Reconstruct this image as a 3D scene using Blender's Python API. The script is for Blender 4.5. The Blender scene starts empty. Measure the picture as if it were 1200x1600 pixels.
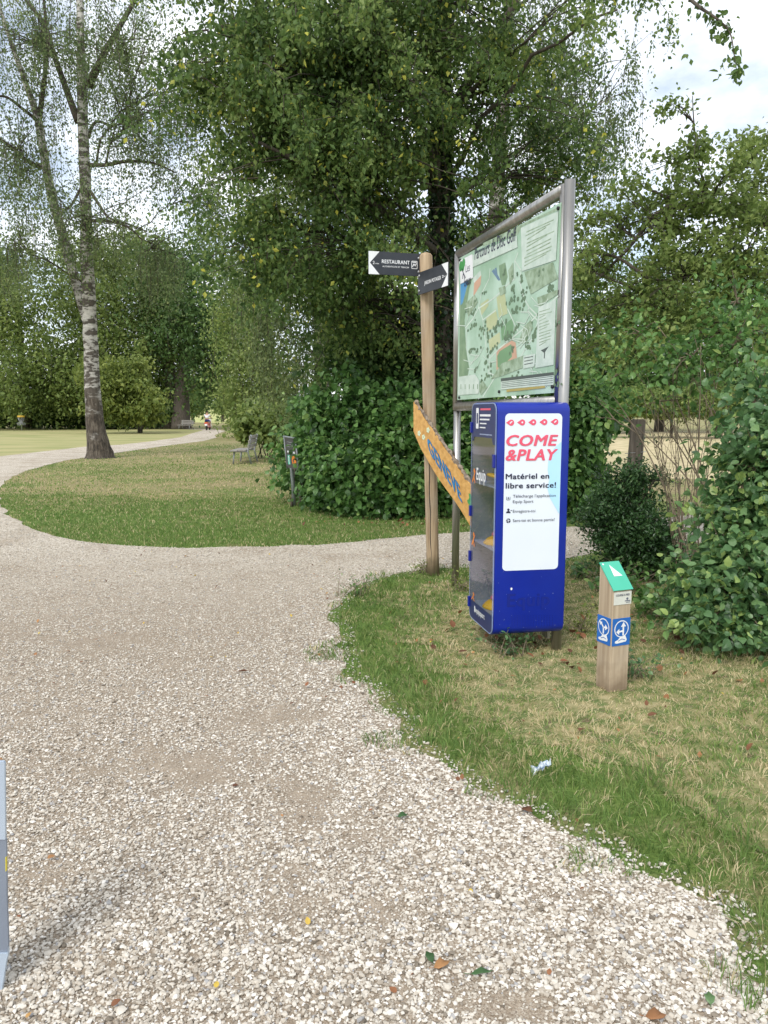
import bpy, math, random
import numpy as np
from mathutils import Vector, Matrix, geometry

sc = bpy.context.scene
col = sc.collection
R = math.radians

# ------------------------------------------------------------------ camera, sky, sun, exposure
F = 1200.0                       # focal length in photo pixels (photo 1200 x 1600)
TH = math.atan(155 / 1200)       # camera looks slightly down
H = 1.6                          # eye height
cam_data = bpy.data.cameras.new("camera")
cam_data.sensor_fit = 'VERTICAL'
cam_data.sensor_height = 36
cam_data.sensor_width = 27
cam_data.lens = 36 * F / 1600
cam_data.clip_start = 0.05
cam_data.clip_end = 2000
cam = bpy.data.objects.new("camera", cam_data)
cam.location = (0, 0, H)
cam.rotation_euler = (math.pi / 2 - TH, 0, 0)
col.objects.link(cam)
sc.camera = cam

SUN_EL, SUN_AZ = 46, 203         # azimuth clockwise from +Y : behind the camera, to the left
world = bpy.data.worlds.new("World")
sc.world = world
world.use_nodes = True
nt = world.node_tree
nt.nodes.clear()
out = nt.nodes.new("ShaderNodeOutputWorld")
bg = nt.nodes.new("ShaderNodeBackground")
bg.inputs[1].default_value = 0.15
sky = nt.nodes.new("ShaderNodeTexSky")
sky.sky_type = 'NISHITA'
sky.sun_disc = False
sky.sun_elevation = R(SUN_EL)
sky.sun_rotation = R(SUN_AZ)
tc = nt.nodes.new("ShaderNodeTexCoord")
sep = nt.nodes.new("ShaderNodeSeparateXYZ")
nt.links.new(tc.outputs["Generated"], sep.inputs[0])
mx = nt.nodes.new("ShaderNodeMath"); mx.operation = 'MAXIMUM'; mx.inputs[1].default_value = 0.0
nt.links.new(sep.outputs[2], mx.inputs[0])
ad = nt.nodes.new("ShaderNodeMath"); ad.operation = 'ADD'; ad.inputs[1].default_value = 0.25
nt.links.new(mx.outputs[0], ad.inputs[0])
dv = nt.nodes.new("ShaderNodeVectorMath"); dv.operation = 'DIVIDE'
cb = nt.nodes.new("ShaderNodeCombineXYZ")
for i in range(3):
    nt.links.new(ad.outputs[0], cb.inputs[i])
nt.links.new(tc.outputs["Generated"], dv.inputs[0]); nt.links.new(cb.outputs[0], dv.inputs[1])
nz = nt.nodes.new("ShaderNodeTexNoise"); nz.inputs["Scale"].default_value = 2.6; nz.inputs["Detail"].default_value = 7
nz.inputs["Roughness"].default_value = 0.55
nt.links.new(dv.outputs[0], nz.inputs["Vector"])
rp = nt.nodes.new("ShaderNodeValToRGB")
rp.color_ramp.elements[0].position = 0.37; rp.color_ramp.elements[0].color = (.30, .30, .30, 1)
rp.color_ramp.elements[1].position = 0.60; rp.color_ramp.elements[1].color = (1, 1, 1, 1)
nt.links.new(nz.outputs["Fac"], rp.inputs[0])
cm = nt.nodes.new("ShaderNodeMix"); cm.data_type = 'RGBA'
cm.inputs[7].default_value = (8.6, 8.9, 9.3, 1)
nt.links.new(rp.outputs[0], cm.inputs[0]); nt.links.new(sky.outputs[0], cm.inputs[6])
nt.links.new(cm.outputs[2], bg.inputs[0]); nt.links.new(bg.outputs[0], out.inputs[0])

sun = bpy.data.lights.new("sun", 'SUN')
sun.energy = 2.2
sun.angle = R(20)
sun.color = (1.0, 0.965, 0.91)
sun_o = bpy.data.objects.new("sun", sun)
az, el = R(SUN_AZ), R(SUN_EL)
sdir = Vector((math.sin(az) * math.cos(el), math.cos(az) * math.cos(el), math.sin(el)))
sun_o.rotation_euler = sdir.to_track_quat('Z', 'Y').to_euler()
sun_o.location = sdir * 60
col.objects.link(sun_o)

sc.view_settings.view_transform = 'Standard'
sc.view_settings.look = 'None'
sc.view_settings.exposure = 0.22
sc.view_settings.gamma = 1
sc.render.engine = 'CYCLES'
sc.cycles.max_bounces = 8
sc.cycles.diffuse_bounces = 4
sc.cycles.transparent_max_bounces = 12
sc.cycles.use_denoising = True

# ------------------------------------------------------------------ survey helpers: photo measurements to metres
def ray(px, py):
    u = (px - 600) / F; v = (800 - py) / F
    return Vector((u, math.cos(TH) + v * math.sin(TH), -math.sin(TH) + v * math.cos(TH)))
def W(px, py, d):
    r = ray(px, py)
    return Vector((r.x / r.y * d, d, H + r.z / r.y * d))
def G(px, py, z=0.0):
    r = ray(px, py); t = (z - H) / r.z
    return Vector((r.x * t, r.y * t, z))
def S(r, g, b):                      # sRGB bytes to linear
    return tuple((c / 255 / 12.92) if c / 255 <= .04045 else ((c / 255 + .055) / 1.055) ** 2.4 for c in (r, g, b))

class Plane:
    def __init__(s, o, right, up):
        s.o = Vector(o); s.r = Vector(right).normalized(); s.u = Vector(up).normalized(); s.n = s.r.cross(s.u).normalized()
    def uv(s, px, py):
        d = ray(px, py); c = Vector((0, 0, H))
        t = (s.o - c).dot(s.n) / d.dot(s.n)
        p = c + d * t - s.o
        return p.dot(s.r), p.dot(s.u)
    def M(s, u=0, v=0, lift=0):
        o = s.o + s.r * u + s.u * v + s.n * lift
        return Matrix(((s.r.x, s.u.x, s.n.x, o.x), (s.r.y, s.u.y, s.n.y, o.y), (s.r.z, s.u.z, s.n.z, o.z), (0, 0, 0, 1)))

# ------------------------------------------------------------------ materials
def nodes_of(name):
    m = bpy.data.materials.new(name); m.use_nodes = True
    t = m.node_tree; b = t.nodes["Principled BSDF"]
    return m, t, b
def pm(name, c1, c2=None, scale=8, rough=.6, metal=0, bump=0, detail=5, stretch=None, spec=.5, lo=.35, hi=.65, coat=0, bscale=None):
    """Principled with two colours broken up by noise, and bump."""
    m, t, b = nodes_of(name)
    c2 = c2 or tuple(min(1, x * .86) for x in c1)
    co = t.nodes.new("ShaderNodeTexCoord"); mp = t.nodes.new("ShaderNodeMapping")
    if stretch: mp.inputs["Scale"].default_value = stretch
    t.links.new(co.outputs["Object"], mp.inputs[0])
    n = t.nodes.new("ShaderNodeTexNoise"); n.inputs["Scale"].default_value = scale; n.inputs["Detail"].default_value = detail
    t.links.new(mp.outputs[0], n.inputs["Vector"])
    r = t.nodes.new("ShaderNodeValToRGB")
    r.color_ramp.elements[0].position = lo; r.color_ramp.elements[0].color = (*c1, 1)
    r.color_ramp.elements[1].position = hi; r.color_ramp.elements[1].color = (*c2, 1)
    t.links.new(n.outputs["Fac"], r.inputs[0]); t.links.new(r.outputs[0], b.inputs["Base Color"])
    b.inputs["Roughness"].default_value = rough; b.inputs["Metallic"].default_value = metal
    b.inputs["Specular IOR Level"].default_value = spec; b.inputs["Coat Weight"].default_value = coat
    if bump:
        bp = t.nodes.new("ShaderNodeBump"); bp.inputs["Strength"].default_value = bump; bp.inputs["Distance"].default_value = .01
        if bscale:
            n2 = t.nodes.new("ShaderNodeTexNoise"); n2.inputs["Scale"].default_value = bscale; n2.inputs["Detail"].default_value = 4
            t.links.new(mp.outputs[0], n2.inputs["Vector"]); t.links.new(n2.outputs["Fac"], bp.inputs["Height"])
        else:
            t.links.new(n.outputs["Fac"], bp.inputs["Height"])
        t.links.new(bp.outputs[0], b.inputs["Normal"])
    return m
def tintmat(name, stops, rough=.55, trans=.3, spec=.35):
    """Colour picked by the per-leaf / per-stone attribute 'tint'."""
    m, t, b = nodes_of(name)
    a = t.nodes.new("ShaderNodeAttribute"); a.attribute_name = "tint"
    r = t.nodes.new("ShaderNodeValToRGB")
    els = r.color_ramp.elements
    for i, (p, c) in enumerate(stops):
        e = els[i] if i < 2 else els.new(p)
        e.position = p; e.color = (*c, 1)
    t.links.new(a.outputs["Fac"], r.inputs[0]); t.links.new(r.outputs[0], b.inputs["Base Color"])
    b.inputs["Roughness"].default_value = rough; b.inputs["Specular IOR Level"].default_value = spec
    if trans:
        tr = t.nodes.new("ShaderNodeBsdfTranslucent"); mix = t.nodes.new("ShaderNodeMixShader"); mix.inputs[0].default_value = trans
        hs = t.nodes.new("ShaderNodeHueSaturation"); hs.inputs["Value"].default_value = 1.4; hs.inputs["Hue"].default_value = .495
        t.links.new(r.outputs[0], hs.inputs["Color"]); t.links.new(hs.outputs[0], tr.inputs[0])
        o = t.nodes["Material Output"]
        t.links.new(b.outputs[0], mix.inputs[1]); t.links.new(tr.outputs[0], mix.inputs[2]); t.links.new(mix.outputs[0], o.inputs[0])
    return m

M = {}
M['steel'] = pm("brushed steel", (.46, .445, .42), (.33, .32, .30), 30, .36, .9, .05, stretch=(1, 1, .05))
M['pole'] = pm("weathered round pole", (.47, .355, .23), (.27, .19, .115), 5, .8, 0, .35, 8, (6, 6, .35), .2)
def foot_stain(m, z0, z1, colr):
    t = m.node_tree; b = t.nodes["Principled BSDF"]; src = b.inputs["Base Color"].links[0].from_socket
    co = t.nodes.new("ShaderNodeTexCoord"); sp = t.nodes.new("ShaderNodeSeparateXYZ"); t.links.new(co.outputs["Object"], sp.inputs[0])
    n = t.nodes.new("ShaderNodeTexNoise"); n.inputs["Scale"].default_value = 9; n.inputs["Detail"].default_value = 6; t.links.new(co.outputs["Object"], n.inputs["Vector"])
    ma = t.nodes.new("ShaderNodeMath"); ma.operation = 'MULTIPLY_ADD'; ma.inputs[1].default_value = .35; t.links.new(n.outputs["Fac"], ma.inputs[0]); t.links.new(sp.outputs[2], ma.inputs[2])
    mr = t.nodes.new("ShaderNodeMapRange"); mr.inputs["From Min"].default_value = z0 + .17; mr.inputs["From Max"].default_value = z1 + .17; mr.inputs["To Min"].default_value = .75; mr.inputs["To Max"].default_value = 0
    t.links.new(ma.outputs[0], mr.inputs[0])
    # grey weathering streaks and knots above
    n2 = t.nodes.new("ShaderNodeTexNoise"); n2.inputs["Scale"].default_value = 3.2; n2.inputs["Detail"].default_value = 5; t.links.new(co.outputs["Object"], n2.inputs["Vector"])
    r2 = t.nodes.new("ShaderNodeMapRange"); r2.inputs["From Min"].default_value = .48; r2.inputs["From Max"].default_value = .70; r2.inputs["To Max"].default_value = .6; t.links.new(n2.outputs["Fac"], r2.inputs[0])
    m1 = t.nodes.new("ShaderNodeMix"); m1.data_type = 'RGBA'; m1.inputs[7].default_value = (.36, .31, .25, 1); t.links.new(r2.outputs[0], m1.inputs[0]); t.links.new(src, m1.inputs[6])
    m2 = t.nodes.new("ShaderNodeMix"); m2.data_type = 'RGBA'; m2.inputs[7].default_value = (*colr, 1); t.links.new(mr.outputs[0], m2.inputs[0]); t.links.new(m1.outputs[2], m2.inputs[6])
    t.links.new(m2.outputs[2], b.inputs["Base Color"])
foot_stain(M['pole'], .0, .22, (.16, .12, .08))
M['polecut'] = pm("sawn pole top", (.55, .44, .30), (.42, .31, .2), 20, .8, 0, .2)
M['slate'] = pm("dark slate sign", (.022, .026, .034), (.03, .034, .042), 12, .5)
M['white'] = pm("white sign paint", (.78, .79, .80), (.72, .73, .74), 14, .5)
M['plank'] = pm("varnished plank", (.62, .36, .11), (.46, .24, .06), 4, .45, 0, .15, 6, (.6, 6, 6), .4)
M['bark_edge'] = pm("plank bark", (.10, .075, .055), (.30, .24, .18), 30, .9, 0, .9)
M['bluepaint'] = pm("blue painted letters", (.012, .15, .36), (.02, .20, .42), 30, .5)
M['navy'] = pm("navy outline", (.006, .02, .07), None, 30, .5)
M['greenpaint'] = pm("green painted leaves", (.03, .22, .05), (.06, .32, .08), 30, .5)
M['palepaint'] = pm("pale painted flowers", (.50, .62, .45), (.62, .70, .5), 40, .5)
M['kblue'] = pm("blue powder coat", (.0015, .016, .27), (.0018, .019, .30), 6, .34, 0, .02, spec=.45, coat=.15)
M['kblue2'] = pm("darker blue letters", (.0013, .014, .235), None, 6, .4)  # letters and dots a little darker than the coat
M['knavy'] = pm("navy door print", (.010, .018, .105), (.014, .024, .13), 10, .3)
M['ksill'] = pm("blue plastic latch", (.004, .014, .24), None, 10, .35)
M['kin'] = pm("inner lining", (.20, .21, .30), (.25, .26, .35), 6, .5)
M['shelf'] = pm("translucent shelf", (.22, .27, .42), (.28, .33, .5), 10, .3)
M['rim'] = pm("rim highlight and scuffs", (.30, .38, .62), None, 10, .3)  # light-blue edge highlight put into the rim colour; scuffs share it
M['poster'] = pm("pale poster", (.70, .75, .83), (.74, .79, .86), 2, .4)
M['sky_blob'] = pm("sky blue print", (.42, .70, .92), (.47, .74, .94), 3, .4)
M['faint'] = pm("faint grey street lines", (.69, .74, .82), None, 3, .4)
M['pink'] = pm("pink print", (.78, .085, .15), (.74, .10, .17), 8, .4)
M['ink'] = pm("dark navy print", (.015, .014, .05), None, 8, .4)
M['inkgrey'] = pm("thin grey print", (.10, .11, .16), None, 8, .4)
M['yellow'] = pm("yellow plastic", (.80, .42, .012), (.85, .48, .02), 8, .35)
M['pinkplastic'] = pm("pink plastic", (.72, .10, .20), None, 8, .35)
M['orange'] = pm("orange print", (.75, .22, .02), None, 8, .5)
M['post4'] = pm("square oak post", (.50, .40, .285), (.32, .24, .16), 6, .75, 0, .3, 8, (7, 7, .3), .25)
foot_stain(M['post4'], .0, .16, (.17, .12, .075))
M['teal'] = pm("teal plate", (.06, .42, .28), (.07, .45, .31), 10, .4)
M['plaque'] = pm("cream plaque", (.66, .66, .60), None, 10, .5)
M['signblue'] = pm("blue route plate", (.012, .115, .42), (.016, .13, .46), 10, .4)
M['greymetal'] = pm("grey painted metal", (.26, .28, .29), (.34, .36, .37), 12, .45, .3)
M['panelgrey'] = pm("dark grey panel", (.075, .07, .068), (.06, .056, .055), 10, .5)
M['benchwood'] = pm("silvered bench wood", (.36, .34, .31), (.20, .185, .17), 5, .85, 0, .3, 6, (.5, 8, 8))
M['palemetal'] = pm("pale blue grey metal", (.50, .58, .68), (.42, .50, .60), 4, .3, .25)
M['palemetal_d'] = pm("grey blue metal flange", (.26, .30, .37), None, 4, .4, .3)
M['yellowline'] = pm("yellow strip", (.65, .55, .05), None, 4, .5)
M['bark'] = pm("dark bark", (.05, .04, .03), (.11, .09, .07), 6, .9, 0, .8, 8, (4, 4, .7))
M['barkgrey'] = pm("grey brown bark", (.13, .11, .09), (.07, .058, .045), 5, .9, 0, .8, 8, (4, 4, .6))
M['twig'] = pm("tan twigs", (.27, .215, .15), (.15, .115, .08), 12, .85)
M['twigdark'] = pm("dark twigs", (.05, .038, .028), (.075, .06, .045), 12, .9)
M['fencewood'] = pm("weathered fence wood", (.20, .165, .13), (.09, .07, .055), 6, .9, 0, .6, 8, (6, 6, .4))
M['skin'] = pm("skin", (.50, .30, .21), None, 6, .6)
M['top'] = pm("white top", (.75, .75, .78), None, 6, .8)
M['shorts'] = pm("blue shorts", (.05, .08, .30), None, 6, .8)
M['hair'] = pm("dark hair", (.015, .012, .01), None, 6, .6)
M['red'] = pm("red scooter paint", (.50, .04, .03), None, 6, .4)
M['rubber'] = pm("black rubber", (.015, .015, .016), None, 6, .7)
M['gold'] = pm("yellow band", (.62, .40, .05), None, 6, .5)
M['galv'] = pm("galvanised metal", (.42, .43, .44), None, 12, .45, .6)
M['darkpaint'] = pm("dark green paint", (.02, .05, .045), None, 6, .5)

# birch bark: white paper with dark bands; brown and fissured towards the foot
def birch_bark():
    m, t, b = nodes_of("birch bark")
    co = t.nodes.new("ShaderNodeTexCoord")
    def noise(sc_, d, st, r=.6):
        mp = t.nodes.new("ShaderNodeMapping"); mp.inputs["Scale"].default_value = st; t.links.new(co.outputs["Object"], mp.inputs[0])
        n = t.nodes.new("ShaderNodeTexNoise"); n.inputs["Scale"].default_value = sc_; n.inputs["Detail"].default_value = d; n.inputs["Roughness"].default_value = r
        t.links.new(mp.outputs[0], n.inputs["Vector"]); return n
    def ramp(src, stops):
        r = t.nodes.new("ShaderNodeValToRGB")
        for i, (p, c) in enumerate(stops):
            e = r.color_ramp.elements[i] if i < 2 else r.color_ramp.elements.new(p)
            e.position = p; e.color = (*c, 1)
        t.links.new(src, r.inputs[0]); return r
    bands = noise(1.6, 6, (1.6, 1.6, 4.2), .62)
    paper = ramp(bands.outputs["Fac"], [(.34, (.60, .575, .53)), (.47, (.42, .40, .36)), (.53, (.075, .065, .052)), (.72, (.12, .10, .08))])
    fis = noise(5.5, 7, (2.4, 2.4, .55), .7)
    rough_ = ramp(fis.outputs["Fac"], [(.36, (.020, .016, .012)), (.52, (.085, .068, .050)), (.66, (.17, .145, .115))])
    big = noise(1.1, 4, (1, 1, 1.6))
    sp = t.nodes.new("ShaderNodeSeparateXYZ"); t.links.new(co.outputs["Object"], sp.inputs[0])
    mm = t.nodes.new("ShaderNodeMath"); mm.operation = 'MULTIPLY_ADD'; mm.inputs[1].default_value = -7.0
    t.links.new(big.outputs["Fac"], mm.inputs[0]); t.links.new(sp.outputs[2], mm.inputs[2])
    mk = t.nodes.new("ShaderNodeMapRange"); mk.inputs["From Min"].default_value = -2.0; mk.inputs["From Max"].default_value = -.9; mk.inputs["To Min"].default_value = 1; mk.inputs["To Max"].default_value = 0
    t.links.new(mm.outputs[0], mk.inputs[0])
    mx_ = t.nodes.new("ShaderNodeMix"); mx_.data_type = 'RGBA'
    t.links.new(mk.outputs[0], mx_.inputs[0]); t.links.new(paper.outputs[0], mx_.inputs[6]); t.links.new(rough_.outputs[0], mx_.inputs[7])
    t.links.new(mx_.outputs[2], b.inputs["Base Color"])
    bp = t.nodes.new("ShaderNodeBump"); bp.inputs["Strength"].default_value = .9; bp.inputs["Distance"].default_value = .05
    t.links.new(fis.outputs["Fac"], bp.inputs["Height"]); t.links.new(bp.outputs[0], b.inputs["Normal"])
    b.inputs["Roughness"].default_value = .9
    return m
M['birch'] = birch_bark()

def glass_mat():
    m = bpy.data.materials.new("clear door"); m.use_nodes = True; t = m.node_tree
    t.nodes.remove(t.nodes["Principled BSDF"]); o = t.nodes["Material Output"]
    tr = t.nodes.new("ShaderNodeBsdfTransparent"); tr.inputs[0].default_value = (.86, .88, .92, 1)
    gl = t.nodes.new("ShaderNodeBsdfGlossy"); gl.inputs["Roughness"].default_value = .03
    fr = t.nodes.new("ShaderNodeFresnel"); fr.inputs[0].default_value = 1.6
    n = t.nodes.new("ShaderNodeTexNoise"); n.inputs["Scale"].default_value = 5
    bp = t.nodes.new("ShaderNodeBump"); bp.inputs["Strength"].default_value = .03; t.links.new(n.outputs["Fac"], bp.inputs["Height"])
    t.links.new(bp.outputs[0], gl.inputs["Normal"])
    mix = t.nodes.new("ShaderNodeMixShader")
    mu_ = t.nodes.new('ShaderNodeMath'); mu_.operation = 'MULTIPLY'; mu_.inputs[1].default_value = 2.1; mn_ = t.nodes.new('ShaderNodeMath'); mn_.operation = 'MINIMUM'; mn_.inputs[1].default_value = .32
    t.links.new(fr.outputs[0], mu_.inputs[0]); t.links.new(mu_.outputs[0], mn_.inputs[0]); t.links.new(mn_.outputs[0], mix.inputs[0]); t.links.new(tr.outputs[0], mix.inputs[1]); t.links.new(gl.outputs[0], mix.inputs[2]); t.links.new(mix.outputs[0], o.inputs[0])
    return m
M['glass'] = glass_mat()

LEAF = {
 'park': tintmat("park tree leaf", [(0, (0.039, 0.078, 0.021)), (.45, (0.101, 0.169, 0.044)), (.84, (0.234, 0.305, 0.091)), (.97, (0.600, 0.572, 0.091))], trans=.42),
 'ivy': tintmat("ivy leaf", [(0, (0.009, 0.024, 0.008)), (.6, (0.024, 0.061, 0.015)), (1, (0.066, 0.121, 0.039))], .4, .12, .5),
 'birch': tintmat("birch leaf", [(0, (0.057, 0.092, 0.034)), (.5, (0.127, 0.178, 0.071)), (1, (0.265, 0.310, 0.127))], .5, .45),
 'dark': tintmat("dark tree leaf", [(0, (0.032, 0.070, 0.022)), (.5, (0.081, 0.151, 0.041)), (1, (0.189, 0.270, 0.081))], trans=.4),
 'mid': tintmat("mid green leaf", [(0, (0.069, 0.112, 0.030)), (.5, (0.156, 0.219, 0.057)), (1, (0.300, 0.362, 0.112))], trans=.42),
 'lime': tintmat("yellow green leaf", [(0, (0.077, 0.121, 0.026)), (.5, (0.176, 0.226, 0.053)), (1, (0.319, 0.363, 0.099))], trans=.4),
 'hazel': tintmat("broad shrub leaf", [(0, (0.031, 0.079, 0.019)), (.45, (0.089, 0.192, 0.048)), (.8, (0.174, 0.318, 0.090)), (1, (0.348, 0.480, 0.156))], .40, .38, .5),
 'cool': tintmat("dull broad leaf", [(0, (0.033, 0.080, 0.027)), (.5, (0.090, 0.188, 0.070)), (.85, (0.181, 0.306, 0.122)), (1, (0.338, 0.450, 0.138))], .40, .36, .5),
 'box': tintmat("small dark leaf", [(0, (0.016, 0.044, 0.013)), (.6, (0.047, 0.114, 0.033)), (1, (0.117, 0.208, 0.065))], .4, .18, .5),
}
M['grass'] = tintmat("grass blade", [(0, (.078, .140, .034)), (.3, (.155, .25, .062)), (.55, (.265, .325, .095)), (.78, (.50, .42, .23)), (1, (.72, .60, .39))], .6, .3, .25)
M['stone'] = tintmat("crushed stone", [(0, (.15, .125, .095)), (.22, (.30, .255, .20)), (.5, (.49, .44, .365)), (.8, (.63, .585, .51)), (.96, (.74, .70, .635)), (1, (.34, .33, .32))], .85, 0, .25)
M['deadleaf'] = tintmat("dead leaf", [(0, (.10, .045, .025)), (.4, (.26, .11, .05)), (.7, (.42, .22, .09)), (1, (.60, .46, .06))], .7, .15)

# ------------------------------------------------------------------ builders
def link(name, me, parent=None, loc=None):
    o = bpy.data.objects.new(name, me); col.objects.link(o)
    if parent is not None: o.parent = parent
    if loc is not None: o.location = loc
    return o
def tag(o, label, cat, group=None, kind=None):
    if label: o["label"] = label
    if cat: o["category"] = cat
    if group: o["group"] = group
    if kind: o["kind"] = kind
    return o
def thing(name, label, cat, loc=(0, 0, 0), group=None):
    o = bpy.data.objects.new(name, None); o.empty_display_size = .1; col.objects.link(o); o.location = loc
    return tag(o, label, cat, group)

class NB:
    """numpy mesh collector: tubes, leaves, stones"""
    def __init__(s): s.v = []; s.q = []; s.t = []; s.a = []; s.n = 0
    def add(s, v, q=None, t=None, tint=None):
        v = np.asarray(v, np.float32).reshape(-1, 3)
        if q is not None and len(q): s.q.append(np.asarray(q, np.int64).reshape(-1, 4) + s.n)
        if t is not None and len(t): s.t.append(np.asarray(t, np.int64).reshape(-1, 3) + s.n)
        s.v.append(v); s.a.append(np.full(len(v), .5, np.float32) if tint is None else np.asarray(tint, np.float32)); s.n += len(v)
    def tube(s, pts, rad, sides=7, cap=True):
        P = np.array([tuple(p) for p in pts], float); n = len(P); rad = np.broadcast_to(np.asarray(rad, float), (n,))
        T = np.gradient(P, axis=0); T /= np.linalg.norm(T, axis=1)[:, None] + 1e-9
        ref = np.array((1., 0, 0)) if abs(T[:, 0]).mean() < .8 else np.array((0, 1., 0))
        U = ref - T * (T @ ref)[:, None]; U /= np.linalg.norm(U, axis=1)[:, None] + 1e-9
        V = np.cross(T, U)
        an = np.linspace(0, 2 * math.pi, sides, endpoint=False)
        ring = P[:, None, :] + rad[:, None, None] * (np.cos(an)[None, :, None] * U[:, None] + np.sin(an)[None, :, None] * V[:, None])
        v = ring.reshape(-1, 3)
        i = np.arange(n - 1)[:, None] * sides; j = np.arange(sides)[None]; k = (j + 1) % sides
        q = np.stack([i + j, i + k, i + sides + k, i + sides + j], -1).reshape(-1, 4)
        t = None
        if cap:
            v = np.vstack([v, P[-1:], P[:1]]); b = (n - 1) * sides
            t = np.vstack([np.stack([b + j[0], b + k[0], np.full(sides, n * sides)], -1), np.stack([k[0], j[0], np.full(sides, n * sides + 1)], -1)])
        s.add(v, q, t)
    def build(s, name, mat, parent=None, origin=None, smooth=True):
        v = np.vstack(s.v).astype(np.float32)
        if origin is not None: v = v - np.array(tuple(origin), np.float32)
        q = np.vstack(s.q) if s.q else np.zeros((0, 4), np.int64); t = np.vstack(s.t) if s.t else np.zeros((0, 3), np.int64)
        me = bpy.data.meshes.new(name)
        me.vertices.add(len(v)); me.vertices.foreach_set("co", v.ravel())
        loops = np.concatenate([q.ravel(), t.ravel()]).astype(np.int32)
        me.loops.add(len(loops)); me.loops.foreach_set("vertex_index", loops)
        np_ = len(q) + len(t)
        tot = np.concatenate([np.full(len(q), 4), np.full(len(t), 3)]).astype(np.int32)
        st = np.concatenate([[0], np.cumsum(tot)[:-1]]).astype(np.int32)
        me.polygons.add(np_); me.polygons.foreach_set("loop_start", st)
        me.polygons.foreach_set("use_smooth", np.full(np_, smooth, bool))
        at = me.attributes.new("tint", 'FLOAT', 'POINT'); at.data.foreach_set("value", np.concatenate(s.a).astype(np.float32))
        me.materials.append(mat)
        me.update(calc_edges=True); me.validate()
        return link(name, me, parent)

class MB:
    """small mesh with several materials"""
    def __init__(s): s.v = []; s.f = []; s.m = []; s.mats = []; s.sm = []
    def mi(s, m):
        if m not in s.mats: s.mats.append(m)
        return s.mats.index(m)
    def add(s, v, f, mat, mtx=None, smooth=False):
        b = len(s.v); k = s.mi(mat)
        for p in v:
            p = Vector(p) if len(p) == 3 else Vector((p[0], p[1], 0))
            s.v.append(tuple(mtx @ p) if mtx is not None else tuple(p))
        for q in f: s.f.append([b + i for i in q]); s.m.append(k); s.sm.append(smooth)
    def box(s, c, sz, mat, mtx=None, bev=0):
        x, y, z = (d / 2 for d in sz)
        if bev:
            r = min(bev, x * .9, y * .9, z * .9); v = []; f = []
            import bmesh
            bm = bmesh.new(); bmesh.ops.create_cube(bm, size=1)
            for w in bm.verts: w.co = Vector((w.co.x * sz[0], w.co.y * sz[1], w.co.z * sz[2]))
            bmesh.ops.bevel(bm, geom=list(bm.edges), offset=r, segments=2, affect='EDGES', profile=.6)
            bm.verts.index_update()
            v = [w.co + Vector(c) for w in bm.verts]; f = [[w.index for w in q.verts] for q in bm.faces]; bm.free()
            s.add(v, f, mat, mtx); return
        v = [(c[0] + a * x, c[1] + b * y, c[2] + d * z) for d in (-1, 1) for b in (-1, 1) for a in (-1, 1)]
        s.add(v, [(0, 2, 3, 1), (4, 5, 7, 6), (0, 1, 5, 4), (2, 6, 7, 3), (0, 4, 6, 2), (1, 3, 7, 5)], mat, mtx)
    def poly(s, pts, mat, mtx=None, z=0.0, thick=0):
        """flat polygon (any outline), optional thickness below it"""
        p3 = [Vector((p[0], p[1], 0)) for p in pts]
        area = sum(p3[i].x * p3[(i + 1) % len(p3)].y - p3[(i + 1) % len(p3)].x * p3[i].y for i in range(len(p3)))
        if area < 0: p3.reverse()
        tri = geometry.tessellate_polygon([p3])
        n = len(p3); top = [(p.x, p.y, z) for p in p3]
        def ccw(t):
            a, b, c = (p3[i] for i in t)
            return t if (b.x - a.x) * (c.y - a.y) - (b.y - a.y) * (c.x - a.x) > 0 else (t[0], t[2], t[1])
        tri = [ccw(t) for t in tri]
        if thick:
            v = top + [(p.x, p.y, z - thick) for p in p3]
            s.add(v, tri + [tuple(n + i for i in reversed(t)) for t in tri] + [(i, n + i, n + (i + 1) % n, (i + 1) % n) for i in range(n)], mat, mtx)
        else:
            s.add(top, tri, mat, mtx)
    def tube(s, pts, rad, mat, sides=12, mtx=None, smooth=True):
        nb = NB(); nb.tube(pts, rad, sides)
        f = [tuple(int(i) for i in q) for a in nb.q for q in a] + [tuple(int(i) for i in q) for a in nb.t for q in a]
        s.add([tuple(float(x) for x in p) for p in np.vstack(nb.v)], f, mat, mtx, smooth)
    def stroke(s, pts, w, mat, mtx=None, z=0.0):
        for (a, b) in zip(pts[:-1], pts[1:]):
            a = Vector((a[0], a[1])); b = Vector((b[0], b[1])); d = (b - a)
            if d.length < 1e-6: continue
            d.normalize(); n = Vector((-d.y, d.x)) * w / 2; e = d * w * .3
            s.poly([a - e - n, b + e - n, b + e + n, a - e + n], mat, mtx, z)
    def build(s, name, parent=None, origin=None, label=None):
        me = bpy.data.meshes.new(name)
        o_ = Vector(origin) if origin is not None else Vector((0, 0, 0))
        me.from_pydata([tuple(Vector(p) - o_) for p in s.v], [], s.f)
        for m in s.mats: me.materials.append(m)
        me.polygons.foreach_set("material_index", s.m); me.polygons.foreach_set("use_smooth", s.sm)
        me.update()
        o = link(name, me, parent)
        if label: o["label"] = label
        return o

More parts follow.
